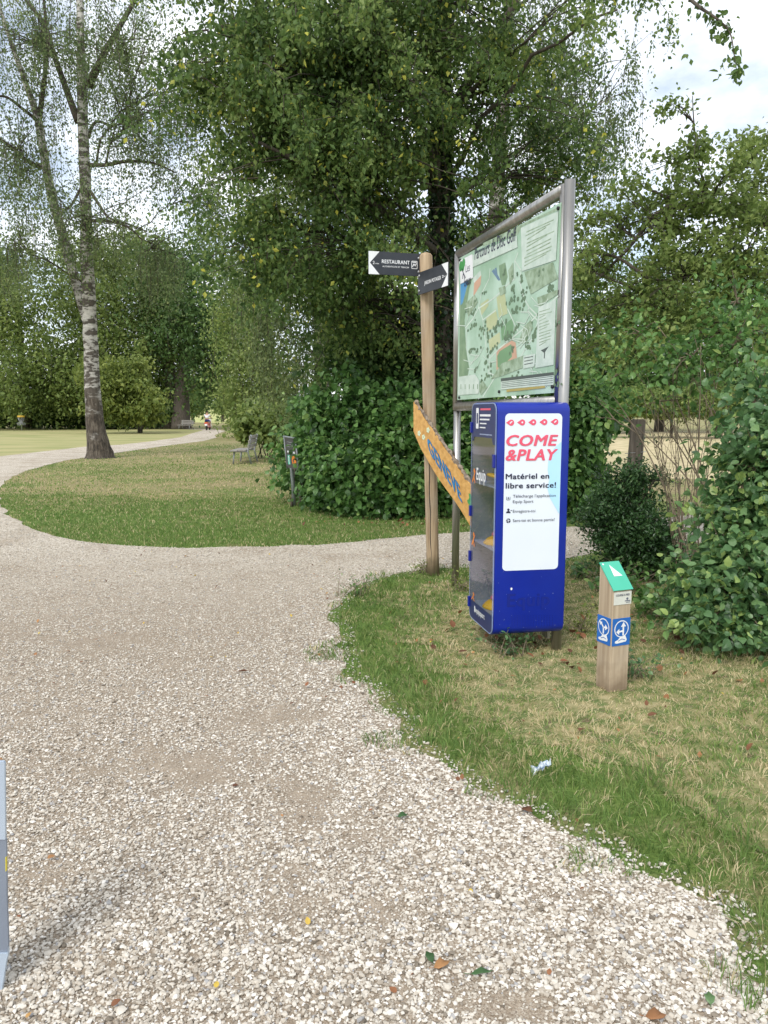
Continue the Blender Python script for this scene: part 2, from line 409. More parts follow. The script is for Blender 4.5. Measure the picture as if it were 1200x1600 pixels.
def text_geo(txt, bold=0.0, shear=0.0):
    """letter outlines, cap height scaled to 1, left at 0; returns verts, faces, width"""
    cu = bpy.data.curves.new("lettering", 'FONT'); cu.body = txt; cu.shear = shear; cu.space_character = 1.0 + bold * 2.2; cu.resolution_u = 3
    o = bpy.data.objects.new("lettering", cu); col.objects.link(o)
    bpy.context.view_layer.update()
    me = bpy.data.meshes.new_from_object(o.evaluated_get(bpy.context.evaluated_depsgraph_get()))
    v = [p.co.copy() for p in me.vertices]; f = [tuple(p.vertices) for p in me.polygons]
    bpy.data.objects.remove(o); bpy.data.curves.remove(cu); bpy.data.meshes.remove(me)
    if not v: return [], [], 0
    x0 = min(p.x for p in v); x1 = max(p.x for p in v)
    k = 1 / .73
    if bold > .003:                       # heavier strokes: shifted copies, each a hair above the last
        V = []; Fc = []
        for q, (dx, dy) in enumerate(((-1, 0), (1, 0), (0, -1), (0, 1), (-.7, -.7), (.7, .7), (.7, -.7), (-.7, .7))):
            Fc += [tuple(len(V) + i for i in t) for t in f]
            V += [((p.x - x0 + dx * bold) * k, (p.y + dy * bold * .6) * k, q * .00012) for p in v]
        return V, Fc, (x1 - x0) * k
    return [((p.x - x0) * k, p.y * k, 0) for p in v], f, (x1 - x0) * k
def put_text(mb, txt, mat, mtx, u0, v0, width, cap, z, bold=0.0, shear=0.0, skew=None):
    v, f, w = text_geo(txt, bold, shear)
    if not v: return
    k = width / w
    mb.add([(u0 + p[0] * k, v0 + p[1] * cap, z + p[2]) for p in v], f, mat, mtx)
def rrect(x0, y0, x1, y1, r, n=6):
    pts = []
    for cx, cy, a0 in ((x1 - r, y0 + r, -90), (x1 - r, y1 - r, 0), (x0 + r, y1 - r, 90), (x0 + r, y0 + r, 180)):
        for i in range(n + 1):
            a = R(a0 + 90 * i / n); pts.append((cx + r * math.cos(a), cy + r * math.sin(a)))
    return pts
def disc(cx, cy, rx, ry=None, n=20):
    ry = ry or rx
    return [(cx + rx * math.cos(2 * math.pi * i / n), cy + ry * math.sin(2 * math.pi * i / n)) for i in range(n)]

# leaves ------------------------------------------------------------
def unit(a): return a / (np.linalg.norm(a, axis=1)[:, None] + 1e-9)
def leaf_frame(N, rng, droop, up, outward=None):
    d = unit(rng.normal(size=(N, 3)))
    if outward is not None: d = d + outward
    d[:, 2] -= droop; d = unit(d)
    n = unit(rng.normal(size=(N, 3))); n[:, 2] += up
    n = n - d * (n * d).sum(1)[:, None]; n = unit(n)
    return d, np.cross(d, n), n
def add_leaves(nb, P, L, rng, tint, aspect=.6, droop=.5, up=1.0, var=.5):
    N = len(P)
    if not N: return
    d, s, n = leaf_frame(N, rng, droop, up)
    l = (L * (1 - var + 2 * var * rng.random(N)))[:, None]; w = l * aspect * .5
    v = np.stack([P, P + d * l * .45 + s * w + n * w * .25, P + d * l, P + d * l * .45 - s * w + n * w * .25], 1).reshape(-1, 3)
    q = np.arange(N)[:, None] * 4 + np.arange(4)[None]
    nb.add(v, q, None, np.repeat(tint, 4))
def add_broad(nb, P, L, rng, tint, aspect=.72, droop=.7, up=1.4, var=.5, outward=None):
    """broad leaf folded along its midrib: 8 points, 6 faces"""
    N = len(P)
    if not N: return
    d, s, n = leaf_frame(N, rng, droop, up, outward)
    l = (L * (1 - var + 2 * var * rng.random(N)))[:, None]; w = l * aspect * .5; c = n * l
    b = P
    m = P + d * l * .45 + c * .02
    tip = P + d * l - c * .10
    pts = [b, P + d * l * .16 + s * w * .75 + c * .05, P + d * l * .5 + s * w + c * .07, P + d * l * .8 + s * w * .5 + c * 0,
           tip, P + d * l * .8 - s * w * .5 + c * 0, P + d * l * .5 - s * w + c * .07, P + d * l * .16 - s * w * .75 + c * .05, m]
    v = np.stack(pts, 1).reshape(-1, 3)
    i = np.arange(N)[:, None] * 9
    q = np.concatenate([i + np.array([[0, 8, 2, 1]]), i + np.array([[8, 4, 3, 2]]), i + np.array([[0, 7, 6, 8]]), i + np.array([[8, 6, 5, 4]])])
    nb.add(v, q, None, np.repeat(tint, 9))
def lobe(px, py, d, rx, ry, rd=None, w=1.0):
    """ellipsoid: centre and radii from photo pixels at distance d"""
    c = W(px, py, d); a = rx * d / F; b = ry * d / F
    return (np.array(c), np.array((a, rd if rd else a, b)), w)
def clump_centres(lobes, n, rng, shell=.45):
    wt = np.array([l[2] * np.prod(l[1]) ** (2 / 3) for l in lobes]); wt = wt / wt.sum()
    idx = rng.choice(len(lobes), n, p=wt)
    u0 = unit(rng.normal(size=(n, 3)))
    lump = 1 + .22 * np.sin(u0[:, 0] * 5 + idx * 2.1) * np.sin(u0[:, 2] * 6 + idx) + .16 * np.sin(u0[:, 1] * 7 + u0[:, 2] * 4 + idx * 3.3)
    u = u0 * (rng.random(n) ** shell * lump * (.82 + .42 * rng.random(n) ** 2))[:, None]
    C = np.array([l[0] for l in lobes])[idx]; Rr = np.array([l[1] for l in lobes])[idx]
    return C + u * Rr, idx
def bez(a, b, c, n=6):
    t = np.linspace(0, 1, n)[:, None]
    a, b, c = (np.array(tuple(x), float) for x in (a, b, c))
    return (1 - t) ** 2 * a + 2 * t * (1 - t) * b + t * t * c
def smooth_path(pts, rad, k=4):
    P = np.array([tuple(p) for p in pts], float); n = len(P)
    t = np.arange(n); tt = np.linspace(0, n - 1, (n - 1) * k + 1)
    out = []
    for x in tt:
        i = min(int(x), n - 2); f = x - i
        p0, p1, p2, p3 = P[max(i - 1, 0)], P[i], P[i + 1], P[min(i + 2, n - 1)]
        out.append(.5 * ((2 * p1) + (-p0 + p2) * f + (2 * p0 - 5 * p1 + 4 * p2 - p3) * f * f + (-p0 + 3 * p1 - 3 * p2 + p3) * f ** 3))
    return np.array(out), np.interp(tt, t, rad)

def plant(name, label, cat, lobes, ncl, per, sig, L, mat, seed, stems=None, bark=None, group=None, broad=False, weep=0.0, base=None,
          aspect=.6, droop=.5, up=1.0, shell=.45, yellow=0.0, tw=.35, limbs=True, limb_r=.06, twig_r=.008, names=("trunk", "branch_work", "crown"), tspread=.17, cut=None, tbias=0.0, dark_from=99, sprays=0, spray_len=.8):
    """tree or shrub: stems are (points, radii) lists in world space; lobes carry leaf clumps"""
    rng = np.random.default_rng(seed)
    base = Vector(base) if base is not None else Vector((*stems[0][0][0][:2], 0))
    root = thing(name, label, cat, base, group)
    C, idx = clump_centres(lobes, ncl, rng, shell)
    spray_t = None
    if sprays:
        kk = ncl // sprays; ncl = kk * sprays
        C0, i0 = clump_centres(lobes, sprays, rng, shell)
        cc0 = np.array([l[0] for l in lobes])[i0]
        dr_ = unit(C0 - cc0) * .9 + rng.normal(size=(sprays, 3)) * .55; dr_[:, 2] = dr_[:, 2] * .35 + .15; dr_ = unit(dr_)
        ln_ = spray_len * (.5 + .9 * rng.random(sprays)); tt_ = np.linspace(.0, 1, kk)
        C = C0[:, None] + dr_[:, None] * (ln_[:, None] * tt_)[..., None] + rng.normal(size=(sprays, kk, 3)) * .05 * spray_len
        C[..., 2] -= ln_[:, None] * .55 * tt_ ** 2
        spray_paths = C.copy(); C = C.reshape(-1, 3); idx = np.repeat(i0, kk); spray_t = np.repeat(rng.normal(size=sprays), kk)
    C[:, 2] = np.maximum(C[:, 2], .06)
    nb = NB(); tb = NB()
    paths = []
    for k_, (pts, rad) in enumerate(stems or []):
        P, rr = smooth_path(pts, rad)
        P[1:] += rng.normal(size=(len(P) - 1, 3)) * rr[1:, None] * .035
        (nb if k_ < dark_from else tb).tube(P, rr, 20 if rad[0] > .1 and k_ < dark_from else 7)
        if rad[0] > .15 and k_ < dark_from:
            vv = nb.v[-1][:len(P) * 20].reshape(len(P), 20, 3); aa = np.arange(20) * 2 * math.pi / 20
            fl_ = 1 + (.05 * np.sin(3 * aa + 1.1) + .05 * np.sin(5 * aa) + .03 * np.sin(8 * aa + 2))[None] * np.exp(-np.linspace(0, 1, len(P)) * 7)[:, None] * 2.2 + rng.normal(size=(len(P), 20)) * .018
            vv[:] = P[:, None] + (vv - P[:, None]) * fl_[..., None]
        if len(P): paths.append((P, rr))
    anchors = []
    if paths and limbs:
        allp = np.vstack([p for p, r in paths]); allr = np.concatenate([r for p, r in paths])
        for (c, rr_, w) in lobes:
            dist = np.linalg.norm(allp - c, axis=1); hd = np.linalg.norm((allp - c)[:, :2], axis=1)
            want = c[2] - .55 * hd
            cost = np.abs(allp[:, 2] - want) + .3 * dist
            i = int(np.argmin(cost)); a = allp[i]
            midp = (a + c) / 2 + np.array((0, 0, .18 * np.linalg.norm(c - a))) + rng.normal(size=3) * .08 * np.linalg.norm(c - a)
            P = bez(a, midp, c, 8); P[1:-1] += rng.normal(size=(6, 3)) * .02 * np.linalg.norm(c - a)
            r0 = min(allr[i] * .7, limb_r)
            (nb if dark_from > 50 else tb).tube(P, np.linspace(r0, max(r0 * .25, twig_r), 8), 6)
            anchors.append(P)
    if anchors and tw > 0:
        for i in range(ncl):
            if rng.random() > tw: continue
            P = anchors[idx[i]]; f_ = 2 + (len(P) - 3.01) * rng.random(); j_ = int(f_); a = P[j_] + (P[j_ + 1] - P[j_]) * (f_ - j_); c = C[i]
            midp = (a + c) / 2 + np.array((0, 0, .12 * np.linalg.norm(c - a)))
            tb.tube(bez(a, midp, c, 5), np.linspace(twig_r * 2.0, twig_r * .5, 5), 4, False)
    if sprays:
        for P in spray_paths: tb.tube(P[::2] if len(P) > 5 else P, np.linspace(twig_r * 1.6, twig_r * .5, len(P[::2] if len(P) > 5 else P)), 4, False)
    lb = NB()
    n = ncl * per
    if weep:
        ln = weep * (.35 + .9 * rng.random(ncl))
        t = rng.random((ncl, per))
        drift = rng.normal(size=(ncl, 1, 3)) * .12 * weep; drift[..., 2] = 0
        P = C[:, None] + drift * t[..., None] ** 1.5 + rng.normal(size=(ncl, per, 3)) * sig * (.5 + t[..., None])
        P[..., 2] -= t * ln[:, None]
        ok = rng.random(ncl) < .5
        for i in np.nonzero(ok)[0]:
            tb.tube([C[i], C[i] + drift[i, 0] * .35 - np.array((0, 0, ln[i] * .5)), C[i] + drift[i, 0] - np.array((0, 0, ln[i]))], np.linspace(twig_r, twig_r * .3, 3), 3, False)
    else:
        P = C[:, None] + rng.normal(size=(ncl, per, 3)) * sig * np.array((1, 1, .6))
    P = P.reshape(-1, 3)
    tint = np.repeat((rng.normal(size=ncl) * .8 if spray_t is None else rng.normal(size=ncl) * .4 + spray_t * .75) * tspread, per) + .45 + tbias + rng.normal(size=n) * tspread
    tint = np.clip(tint, 0, .84 if yellow else 1)
    if yellow:
        yc = np.repeat(rng.random(ncl) ** 3 * yellow * 3.5, per)
        tint = np.where(rng.random(n) < yc, .9 + .1 * rng.random(n), tint)
    keep = P[:, 2] > .03
    if cut is not None: keep &= cut(P)
    P = P[keep]; tint = tint[keep]
    if broad:
        cc = np.array([l[0] for l in lobes])[np.repeat(idx, per)][keep]
        add_broad(lb, P, L, rng, tint, .74, droop, up, outward=unit(P - cc) * .7)
    else: add_leaves(lb, P, L, rng, tint, aspect, droop, up)
    if nb.n: nb.build(names[0], bark or M['bark'], root, base)
    if tb.n: tb.build(names[1], M['twigdark'] if bark is not M['twig'] else M['twig'], root, base)
    if lb.n: lb.build(names[2], mat, root, base, smooth=False)
    return root

# noise on the ground plane
def vnoise(x, y, s=1.0, seed=0):
    rg = np.random.default_rng(seed); o = 0
    for k in range(7):
        a = rg.random() * 6.28; f = s * (0.6 + 1.9 * rg.random()); ph = rg.random() * 6.28
        o = o + np.sin((x * math.cos(a) + y * math.sin(a)) * f + ph + 1.3 * np.sin((x * math.sin(a) - y * math.cos(a)) * f * .7 + ph * 2))
    return o / 7 * 1.6
def inside(poly, x, y):
    poly = np.array([(p[0], p[1]) for p in poly]); r = np.zeros(len(x), bool); j = len(poly) - 1
    for i in range(len(poly)):
        xi, yi = poly[i]; xj, yj = poly[j]
        if yi != yj:
            r ^= ((yi > y) != (yj > y)) & (x < (xj - xi) * (y - yi) / (yj - yi) + xi)
        j = i
    return r
def edge_dist(line, x, y):
    L = np.array([(p[0], p[1]) for p in line]); d = np.full(len(x), 1e9)
    for a, b in zip(L[:-1], L[1:]):
        ab = b - a; t = np.clip(((x - a[0]) * ab[0] + (y - a[1]) * ab[1]) / (ab @ ab + 1e-12), 0, 1)
        d = np.minimum(d, np.hypot(x - a[0] - t * ab[0], y - a[1] - t * ab[1]))
    return d
def rough_line(pts, amp, step, seed):
    """subdivide a ground line and make it ragged"""
    rg = np.random.default_rng(seed); o = []
    for a, b in zip(pts[:-1], pts[1:]):
        a = np.array(tuple(a)[:2]); b = np.array(tuple(b)[:2]); L = np.linalg.norm(b - a); n = max(1, int(L / step))
        nn = np.array((-(b - a)[1], (b - a)[0])) / (L + 1e-9)
        for k in range(n):
            t = k / n; o.append(a + (b - a) * t + (nn * rg.normal() * amp * min(1, L) if k else 0))
    o.append(np.array(tuple(pts[-1])[:2])); return o

# ------------------------------------------------------------------ ground
verge_px = [(1300, 852), (1000, 848), (920, 866), (870, 876), (740, 886), (660, 890), (600, 902), (545, 925), (517, 955), (520, 985), (540, 1030), (580, 1085), (612, 1130),
            (650, 1165), (700, 1195), (760, 1225), (820, 1255), (880, 1290), (925, 1325), (990, 1365), (1060, 1400), (1110, 1435), (1130, 1480), (1160, 1530), (1200, 1550), (1330, 1640), (1700, 1900)]
verge_line = rough_line([G(*p) for p in verge_px], .05, .12, 1)
verge_line = [p + np.array((.075 * math.sin(p[1] * 5.1 + p[0] * 3) + .05 * math.sin(p[0] * 13 - p[1] * 8) + .03 * math.sin(p[0] * 29 + p[1] * 23),) * 2) * (.4 if p[1] < 6 else .7) for p in verge_line]
island_low_px = [(1300, 797), (1100, 803), (1000, 812), (920, 822), (740, 831), (660, 836), (560, 847), (420, 855), (300, 857), (200, 853), (150, 849), (100, 841), (50, 827), (14, 806), (2, 790)]
island_up_px = [(2, 790), (-6, 770), (6, 753), (40, 736), (100, 720), (160, 711), (250, 698), (318, 689), (338, 684), (335, 680), (352, 673.5)]
island_low = rough_line([G(*p) for p in island_low_px], .035, .25, 2)
island_up = rough_line([G(*p) for p in island_up_px], .02, .5, 3)
far_px = [(352, 673.5), (340, 671.5), (325, 670.5), (262, 669.2), (262, 670.0), (312, 671.2), (318, 672.5), (300, 677), (283, 683), (233, 690), (187, 695), (133, 698), (0, 713), (-100, 722), (-400, 745)]
far_line = [np.array(tuple(G(*p))[:2]) for p in far_px]
gravel_poly = verge_line[::-1] + island_low + island_up[1:] + far_line[1:] + [np.array(p) for p in ((-24, 10), (-14, 0), (-4, -4), (4, -4), (4, -.4))]

def ground_mat(name, grass=True):
    m, t, b = nodes_of(name)
    g = t.nodes.new("ShaderNodeNewGeometry")
    def noise(s, d=6, r=.6):
        n = t.nodes.new("ShaderNodeTexNoise"); n.inputs["Scale"].default_value = s; n.inputs["Detail"].default_value = d; n.inputs["Roughness"].default_value = r
        t.links.new(g.outputs["Position"], n.inputs["Vector"]); return n
    def ramp(src, stops):
        r = t.nodes.new("ShaderNodeValToRGB")
        for i, (p, c) in enumerate(stops):
            e = r.color_ramp.elements[i] if i < 2 else r.color_ramp.elements.new(p)
            e.position = p; e.color = (*c, 1)
        t.links.new(src, r.inputs[0]); return r
    def mixc(f, a, c):
        mm = t.nodes.new("ShaderNodeMix"); mm.data_type = 'RGBA'
        if isinstance(f, float): mm.inputs[0].default_value = f
        else: t.links.new(f, mm.inputs[0])
        t.links.new(a, mm.inputs[6]); t.links.new(c, mm.inputs[7]); return mm.outputs[2]
    fine = noise(55, 5); mid = noise(4.5); big = noise(.45)
    green = ramp(fine.outputs["Fac"], [(.3, (.075, .125, .028)), (.7, (.18, .265, .066))])
    dry = ramp(fine.outputs["Fac"], [(.3, (.20, .165, .085)), (.7, (.44, .37, .20))])
    mk = t.nodes.new("ShaderNodeMath"); mk.operation = 'ADD'
    t.links.new(mid.outputs["Fac"], mk.inputs[0]); t.links.new(big.outputs["Fac"], mk.inputs[1])
    # old worn lawn beyond the fresh strip is drier
    sp = t.nodes.new("ShaderNodeSeparateXYZ"); t.links.new(g.outputs["Position"], sp.inputs[0])
    mr = t.nodes.new("ShaderNodeMapRange"); mr.inputs["From Min"].default_value = 12.5; mr.inputs["From Max"].default_value = 16; mr.inputs["To Min"].default_value = -.04; mr.inputs["To Max"].default_value = .16
    t.links.new(sp.outputs[1], mr.inputs[0])
    mk2 = t.nodes.new("ShaderNodeMath"); mk2.operation = 'ADD'; t.links.new(mk.outputs[0], mk2.inputs[0]); t.links.new(mr.outputs[0], mk2.inputs[1])
    mk3 = ramp(mk2.outputs[0], [(.42, (0, 0, 0)), (.62, (1, 1, 1))]) if False else None
    mm = t.nodes.new("ShaderNodeMapRange"); mm.inputs["From Min"].default_value = .92; mm.inputs["From Max"].default_value = 1.22
    t.links.new(mk2.outputs[0], mm.inputs[0])
    c = mixc(mm.outputs[0], green.outputs[0], dry.outputs[0])
    t.links.new(c, b.inputs["Base Color"])
    b.inputs["Roughness"].default_value = .95; b.inputs["Specular IOR Level"].default_value = .1
    bp = t.nodes.new("ShaderNodeBump"); bp.inputs["Strength"].default_value = .8; bp.inputs["Distance"].default_value = .03
    t.links.new(fine.outputs["Fac"], bp.inputs["Height"]); t.links.new(bp.outputs[0], b.inputs["Normal"])
    return m
def gravel_mat():
    m, t, b = nodes_of("gravel path")
    g = t.nodes.new("ShaderNodeNewGeometry")
    def mixc(f, a, c):
        mm = t.nodes.new("ShaderNodeMix"); mm.data_type = 'RGBA'
        t.links.new(f, mm.inputs[0]); t.links.new(a, mm.inputs[6]); t.links.new(c, mm.inputs[7]); return mm.outputs[2]
    def ramp(src, stops):
        r = t.nodes.new("ShaderNodeValToRGB")
        for i, (p, c) in enumerate(stops):
            e = r.color_ramp.elements[i] if i < 2 else r.color_ramp.elements.new(p)
            e.position = p; e.color = (*c, 1)
        t.links.new(src, r.inputs[0]); return r.outputs[0]
    def noise(sc_, d, r=.6):
        n = t.nodes.new("ShaderNodeTexNoise"); n.inputs["Scale"].default_value = sc_; n.inputs["Detail"].default_value = d; n.inputs["Roughness"].default_value = r
        t.links.new(g.outputs["Position"], n.inputs["Vector"]); return n.outputs["Fac"]
    def cells(sc_):
        vo = t.nodes.new("ShaderNodeTexVoronoi"); vo.inputs["Scale"].default_value = sc_
        t.links.new(g.outputs["Position"], vo.inputs["Vector"]); hs = t.nodes.new("ShaderNodeSeparateColor"); t.links.new(vo.outputs["Color"], hs.inputs[0]); return hs.outputs[0], vo.outputs["Distance"]
    grain, gd = cells(260)
    sand = ramp(noise(9, 9, .7), [(.3, (.20, .15, .10)), (.7, (.40, .32, .235))])
    grit = ramp(grain, [(0, (.10, .08, .06)), (.4, (.30, .25, .19)), (1, (.58, .52, .44))])
    fines = mixc(ramp(noise(60, 5), [(.35, (.15, .15, .15)), (.65, (.75, .75, .75))]), sand, grit)
    big, bd = cells(58)
    stones = ramp(big, [(0, (.26, .215, .165)), (.25, (.40, .345, .27)), (.6, (.54, .48, .395)), (1, (.68, .63, .55))])
    worn = mixc(ramp(noise(1.1, 7, .65), [(.45, (0, 0, 0)), (.68, (.7, .7, .7))]), stones, sand)
    sp = t.nodes.new("ShaderNodeSeparateXYZ"); t.links.new(g.outputs["Position"], sp.inputs[0])
    mr = t.nodes.new("ShaderNodeMapRange"); mr.inputs["From Min"].default_value = 5.5; mr.inputs["From Max"].default_value = 9
    t.links.new(sp.outputs[1], mr.inputs[0])
    t.links.new(mixc(mr.outputs[0], fines, worn), b.inputs["Base Color"])
    bp = t.nodes.new("ShaderNodeBump"); bp.inputs["Strength"].default_value = .6; bp.inputs["Distance"].default_value = .004; bp.invert = True
    t.links.new(gd, bp.inputs["Height"]); t.links.new(bp.outputs[0], b.inputs["Normal"])
    b.inputs["Roughness"].default_value = .95; b.inputs["Specular IOR Level"].default_value = .15
    return m

g = MB(); g.poly([(-700, -60), (700, -60), (700, 900), (-700, 900)], ground_mat("worn lawn"))
o = g.build("ground"); tag(o, None, None, kind="structure")
g = MB(); g.poly(gravel_poly, gravel_mat(), None, .004)
o = g.build("gravel_path"); tag(o, None, None, kind="structure")
meadow = pm("dry meadow", (.58, .48, .30), (.36, .32, .17), 1.6, .95, 0, .5, 8, spec=.1, bscale=30)
g = MB(); g.poly([G(890, 742)[:2], G(1400, 760)[:2], (60, 60), (40, 68), (12, 66), G(905, 668)[:2]], meadow, None, .004)
o = g.build("field"); tag(o, None, None, kind="structure")
soil = pm("worn verge soil", (.155, .115, .07), (.36, .31, .17), 9, .95, 0, .6, 9, spec=.1, bscale=60, lo=.3, hi=.7)
_r = [n_ for n_ in soil.node_tree.nodes if n_.type == 'VALTORGB'][0].color_ramp
_e = _r.elements.new(.52); _e.color = (.21, .20, .09, 1); _e = _r.elements.new(.42); _e.color = (.11, .155, .05, 1)
rgs = np.random.default_rng(9)
vs = rough_line([G(*p) for p in ((640, 915), (605, 965), (650, 1050), (740, 1120), (880, 1165), (1030, 1235), (1180, 1330), (1420, 1420))], .12, .15, 14)
g = MB(); g.poly(vs + [np.array(p) for p in ((7, 3.5), (8, 8.4), (3.4, 8.3))] + [np.array(tuple(G(*p))[:2]) for p in ((1000, 875), (900, 893), (760, 905))], soil, None, .004)
o = g.build("verge_soil"); tag(o, None, None, kind="structure")
farlawn = pm("mown far lawn", (.40, .355, .18), (.27, .285, .115), .5, .95, 0, .4, 9, stretch=(.6, 1.0, 1), spec=.1, bscale=25)
fl = far_line[6:]
g = MB(); g.poly([p + np.array((0, .25)) for p in fl] + [np.array((-60, 40)), np.array((-60, 84)), np.array((-20, 80))], farlawn, None, .003)
o = g.build("lawn"); tag(o, None, None, kind="structure")
# a low pale yellow-green rise at the far end of the path
ris = NB()
gx, gy = np.meshgrid(np.linspace(-60, 20, 30), np.linspace(118, 260, 20))
gz = 4.2 / (1 + np.exp(-(gy - 165) / 14)) - .35 + .2 * np.sin(gx * .2)
ii = np.arange(19)[:, None] * 30; jj = np.arange(29)[None]
ris.add(np.stack([gx, gy, gz], -1).reshape(-1, 3), np.stack([ii + jj, ii + jj + 1, ii + jj + 31, ii + jj + 30], -1).reshape(-1, 4))
o = ris.build("hill", pm("far meadow", (.46, .44, .20), (.32, .36, .13), .2, .95, spec=.1)); tag(o, None, None, kind="structure")

rng = np.random.default_rng(5)
# ---- gravel stones
def scatter(n, x0, x1, y0, y1):
    return rng.uniform(x0, x1, n), rng.uniform(y0, y1, n)
ico_v = []
ph = (1 + 5 ** .5) / 2
for a in (-1, 1):
    for b in (-1, 1):
        ico_v += [(0, a, b * ph), (a, b * ph, 0), (b * ph, 0, a)]
ico_v = np.array(ico_v, float); ico_v /= np.linalg.norm(ico_v[0])
def hull_faces(v):
    f = []
    for i in range(12):
        for j in range(i + 1, 12):
            for k in range(j + 1, 12):
                d = [np.linalg.norm(v[i] - v[j]), np.linalg.norm(v[j] - v[k]), np.linalg.norm(v[i] - v[k])]
                if max(d) < 1.1:
                    nrm = np.cross(v[j] - v[i], v[k] - v[i])
                    f.append((i, j, k) if nrm @ v[i] > 0 else (i, k, j))
    return np.array(f)
ico_f = hull_faces(ico_v)
sb = NB()
bands = [(1.3, 2.2, 15500), (2.2, 3.2, 15500), (3.2, 4.4, 9900), (4.4, 6, 6700), (6, 8, 4500), (8, 10.5, 3100), (10.5, 15, 500)]
for (y0, y1, dens) in bands:
    x0, x1 = -.8 * y1 - 1.2, .62 * y1 + .6
    n = int((x1 - x0) * (y1 - y0) * dens)
    x, y = scatter(n, x0, x1, y0, y1)
    ins = inside(gravel_poly, x, y); de = edge_dist(verge_line + [], x, y)
    ok = (ins | ((de < .10) & (rng.random(n) < .25))) & ((np.abs(x) < .56 * y + .4) | (rng.random(n) < .5))
    bare = .45 * vnoise(x, y, 1.7, 11) + .40 * vnoise(x, y, 5.5, 12) + .35 * vnoise(x, y, 13, 13)
    for (px_, py_, rx_, ry_, am) in ((330, 1190, .35, .22, .6), (470, 1230, .22, .2, .5), (60, 1370, .28, .12, .5), (830, 1575, .22, .07, .6), (610, 1425, .08, .10, .6), (420, 1120, .45, .25, .5), (150, 1000, .7, .35, .4), (480, 1420, .12, .25, .4)):
        gc = G(px_, py_); bare = bare + 1.35 * am * np.exp(-(((x - gc.x) / rx_) ** 2 + ((y - gc.y) / ry_) ** 2))
    bare -= .7 * np.exp(-(de / .4) ** 2)
    fall = 15500 * (2.2 / np.maximum(y, 2.2)) ** 1.3 / dens if y0 < 10 else np.full(n, 1.0)
    pr = fall.clip(0, 1) * np.clip(1.05 - .85 * np.clip((bare - .38) / .6, 0, 1), .22, 1)
    ok &= rng.random(n) < pr
    x, y, bare, de = x[ok], y[ok], bare[ok], de[ok]
    n = len(x)
    size = (.0039 - .00020 * (y.clip(2, 6) - 2)) * np.exp((rng.normal(size=n) * .34).clip(-.8, .75)) * (1 - .3 * np.clip((bare - .3) / .5, 0, 1)) * (1 + .15 * np.exp(-(de / .6) ** 2))
    big = rng.random(n) < .012; size[big] *= 1.5
    size *= 1 + np.maximum(0, y - 5) * .06
    sc3 = np.stack([1.25 + .35 * rng.random(n), .85 + .3 * rng.random(n), .55 + .3 * rng.random(n)], 1)
    v = ico_v[None] * (1 + .22 * rng.normal(size=(n, 12, 1)).clip(-1.4, 1.4)) * sc3[:, None] * size[:, None, None]
    a = rng.random(n) * 6.28; ca, sa = np.cos(a), np.sin(a)
    ti = rng.normal(size=n) * .35
    v = np.stack([v[..., 0], v[..., 1] * np.cos(ti)[:, None] - v[..., 2] * np.sin(ti)[:, None], v[..., 1] * np.sin(ti)[:, None] + v[..., 2] * np.cos(ti)[:, None]], -1)
    v = np.stack([v[..., 0] * ca[:, None] - v[..., 1] * sa[:, None], v[..., 0] * sa[:, None] + v[..., 1] * ca[:, None], v[..., 2]], -1)
    v += np.stack([x, y, .004 + size * (.15 + .75 * rng.random(n))], 1)[:, None]
    tint = np.clip(.55 + (.26 - .025 * (y.clip(2, 6) - 2)) * rng.normal(size=n) + .08 * np.exp(-(de / .5) ** 2), 0, .95); tint[rng.random(n) < .05] = 1.0
    t = (np.arange(n)[:, None, None] * 12 + ico_f[None]).reshape(-1, 3)
    sb.add(v.reshape(-1, 3), None, t, np.repeat(tint, 12))
print("stones", sb.n // 12)
o = sb.build("gravel", M['stone'], smooth=False); tag(o, None, None, kind="stuff")

# ---- grass
verge_poly = verge_line + [np.array((9, -.6)), np.array((14, 6)), np.array((12, 9))]
island_poly = island_low + island_up[1:] + [np.array((-7, 74)), np.array((12, 60)), np.array((14, 16))]
def blades(nb, x, y, hgt, width, tint, lean=.5, cell=.085):
    n = len(x)
    a = rng.random(n) * 6.28; ln = lean * (.25 + rng.random(n)) * hgt
    cs = cell                                     # blades fan out from tuft centres
    cx, cy = np.floor(x / cs), np.floor(y / cs)
    jx = (np.sin(cx * 127.1 + cy * 311.7) * 43758.5453) % 1; jy = (np.sin(cx * 269.5 + cy * 183.3) * 43758.5453) % 1
    la = np.arctan2(y - (cy + jy) * cs, x - (cx + jx) * cs) + rng.normal(size=n) * .55
    s = np.stack([np.cos(a), np.sin(a), 0 * a], 1) * (width / 2)[:, None]
    b = np.stack([x, y, 0 * x], 1)
    ld = np.stack([np.cos(la) * ln, np.sin(la) * ln, 0 * la], 1)
    up = np.stack([0 * x, 0 * x, hgt], 1)
    m = b + up * .55 + ld * .35; tip = b + up * (.95 - .25 * (ln / (hgt + 1e-6)).clip(0, 1))[:, None] + ld * 1.15
    v = np.stack([b - s, b + s, m + s * .8, m - s * .8, tip], 1).reshape(-1, 3)
    i = np.arange(n)[:, None] * 5
    nb.add(v, i + np.array([[0, 1, 2, 3]]), i + np.array([[3, 2, 4]]), np.repeat(tint, 5))
gb = NB()
def dryness(x, y, de):
    n = vnoise(x, y, 2.2, 21) * .55 + vnoise(x, y, 7, 22) * .35
    return n - .12 + np.clip((de - .38) / .5, -.75, 1) * .62 + .7 * np.exp(-(((x - 1.2) / .8) ** 2 + ((y - 4.3) / .5) ** 2)) + .4 * np.exp(-(((x - .95) / .5) ** 2 + ((y - 5.2) / .5) ** 2))
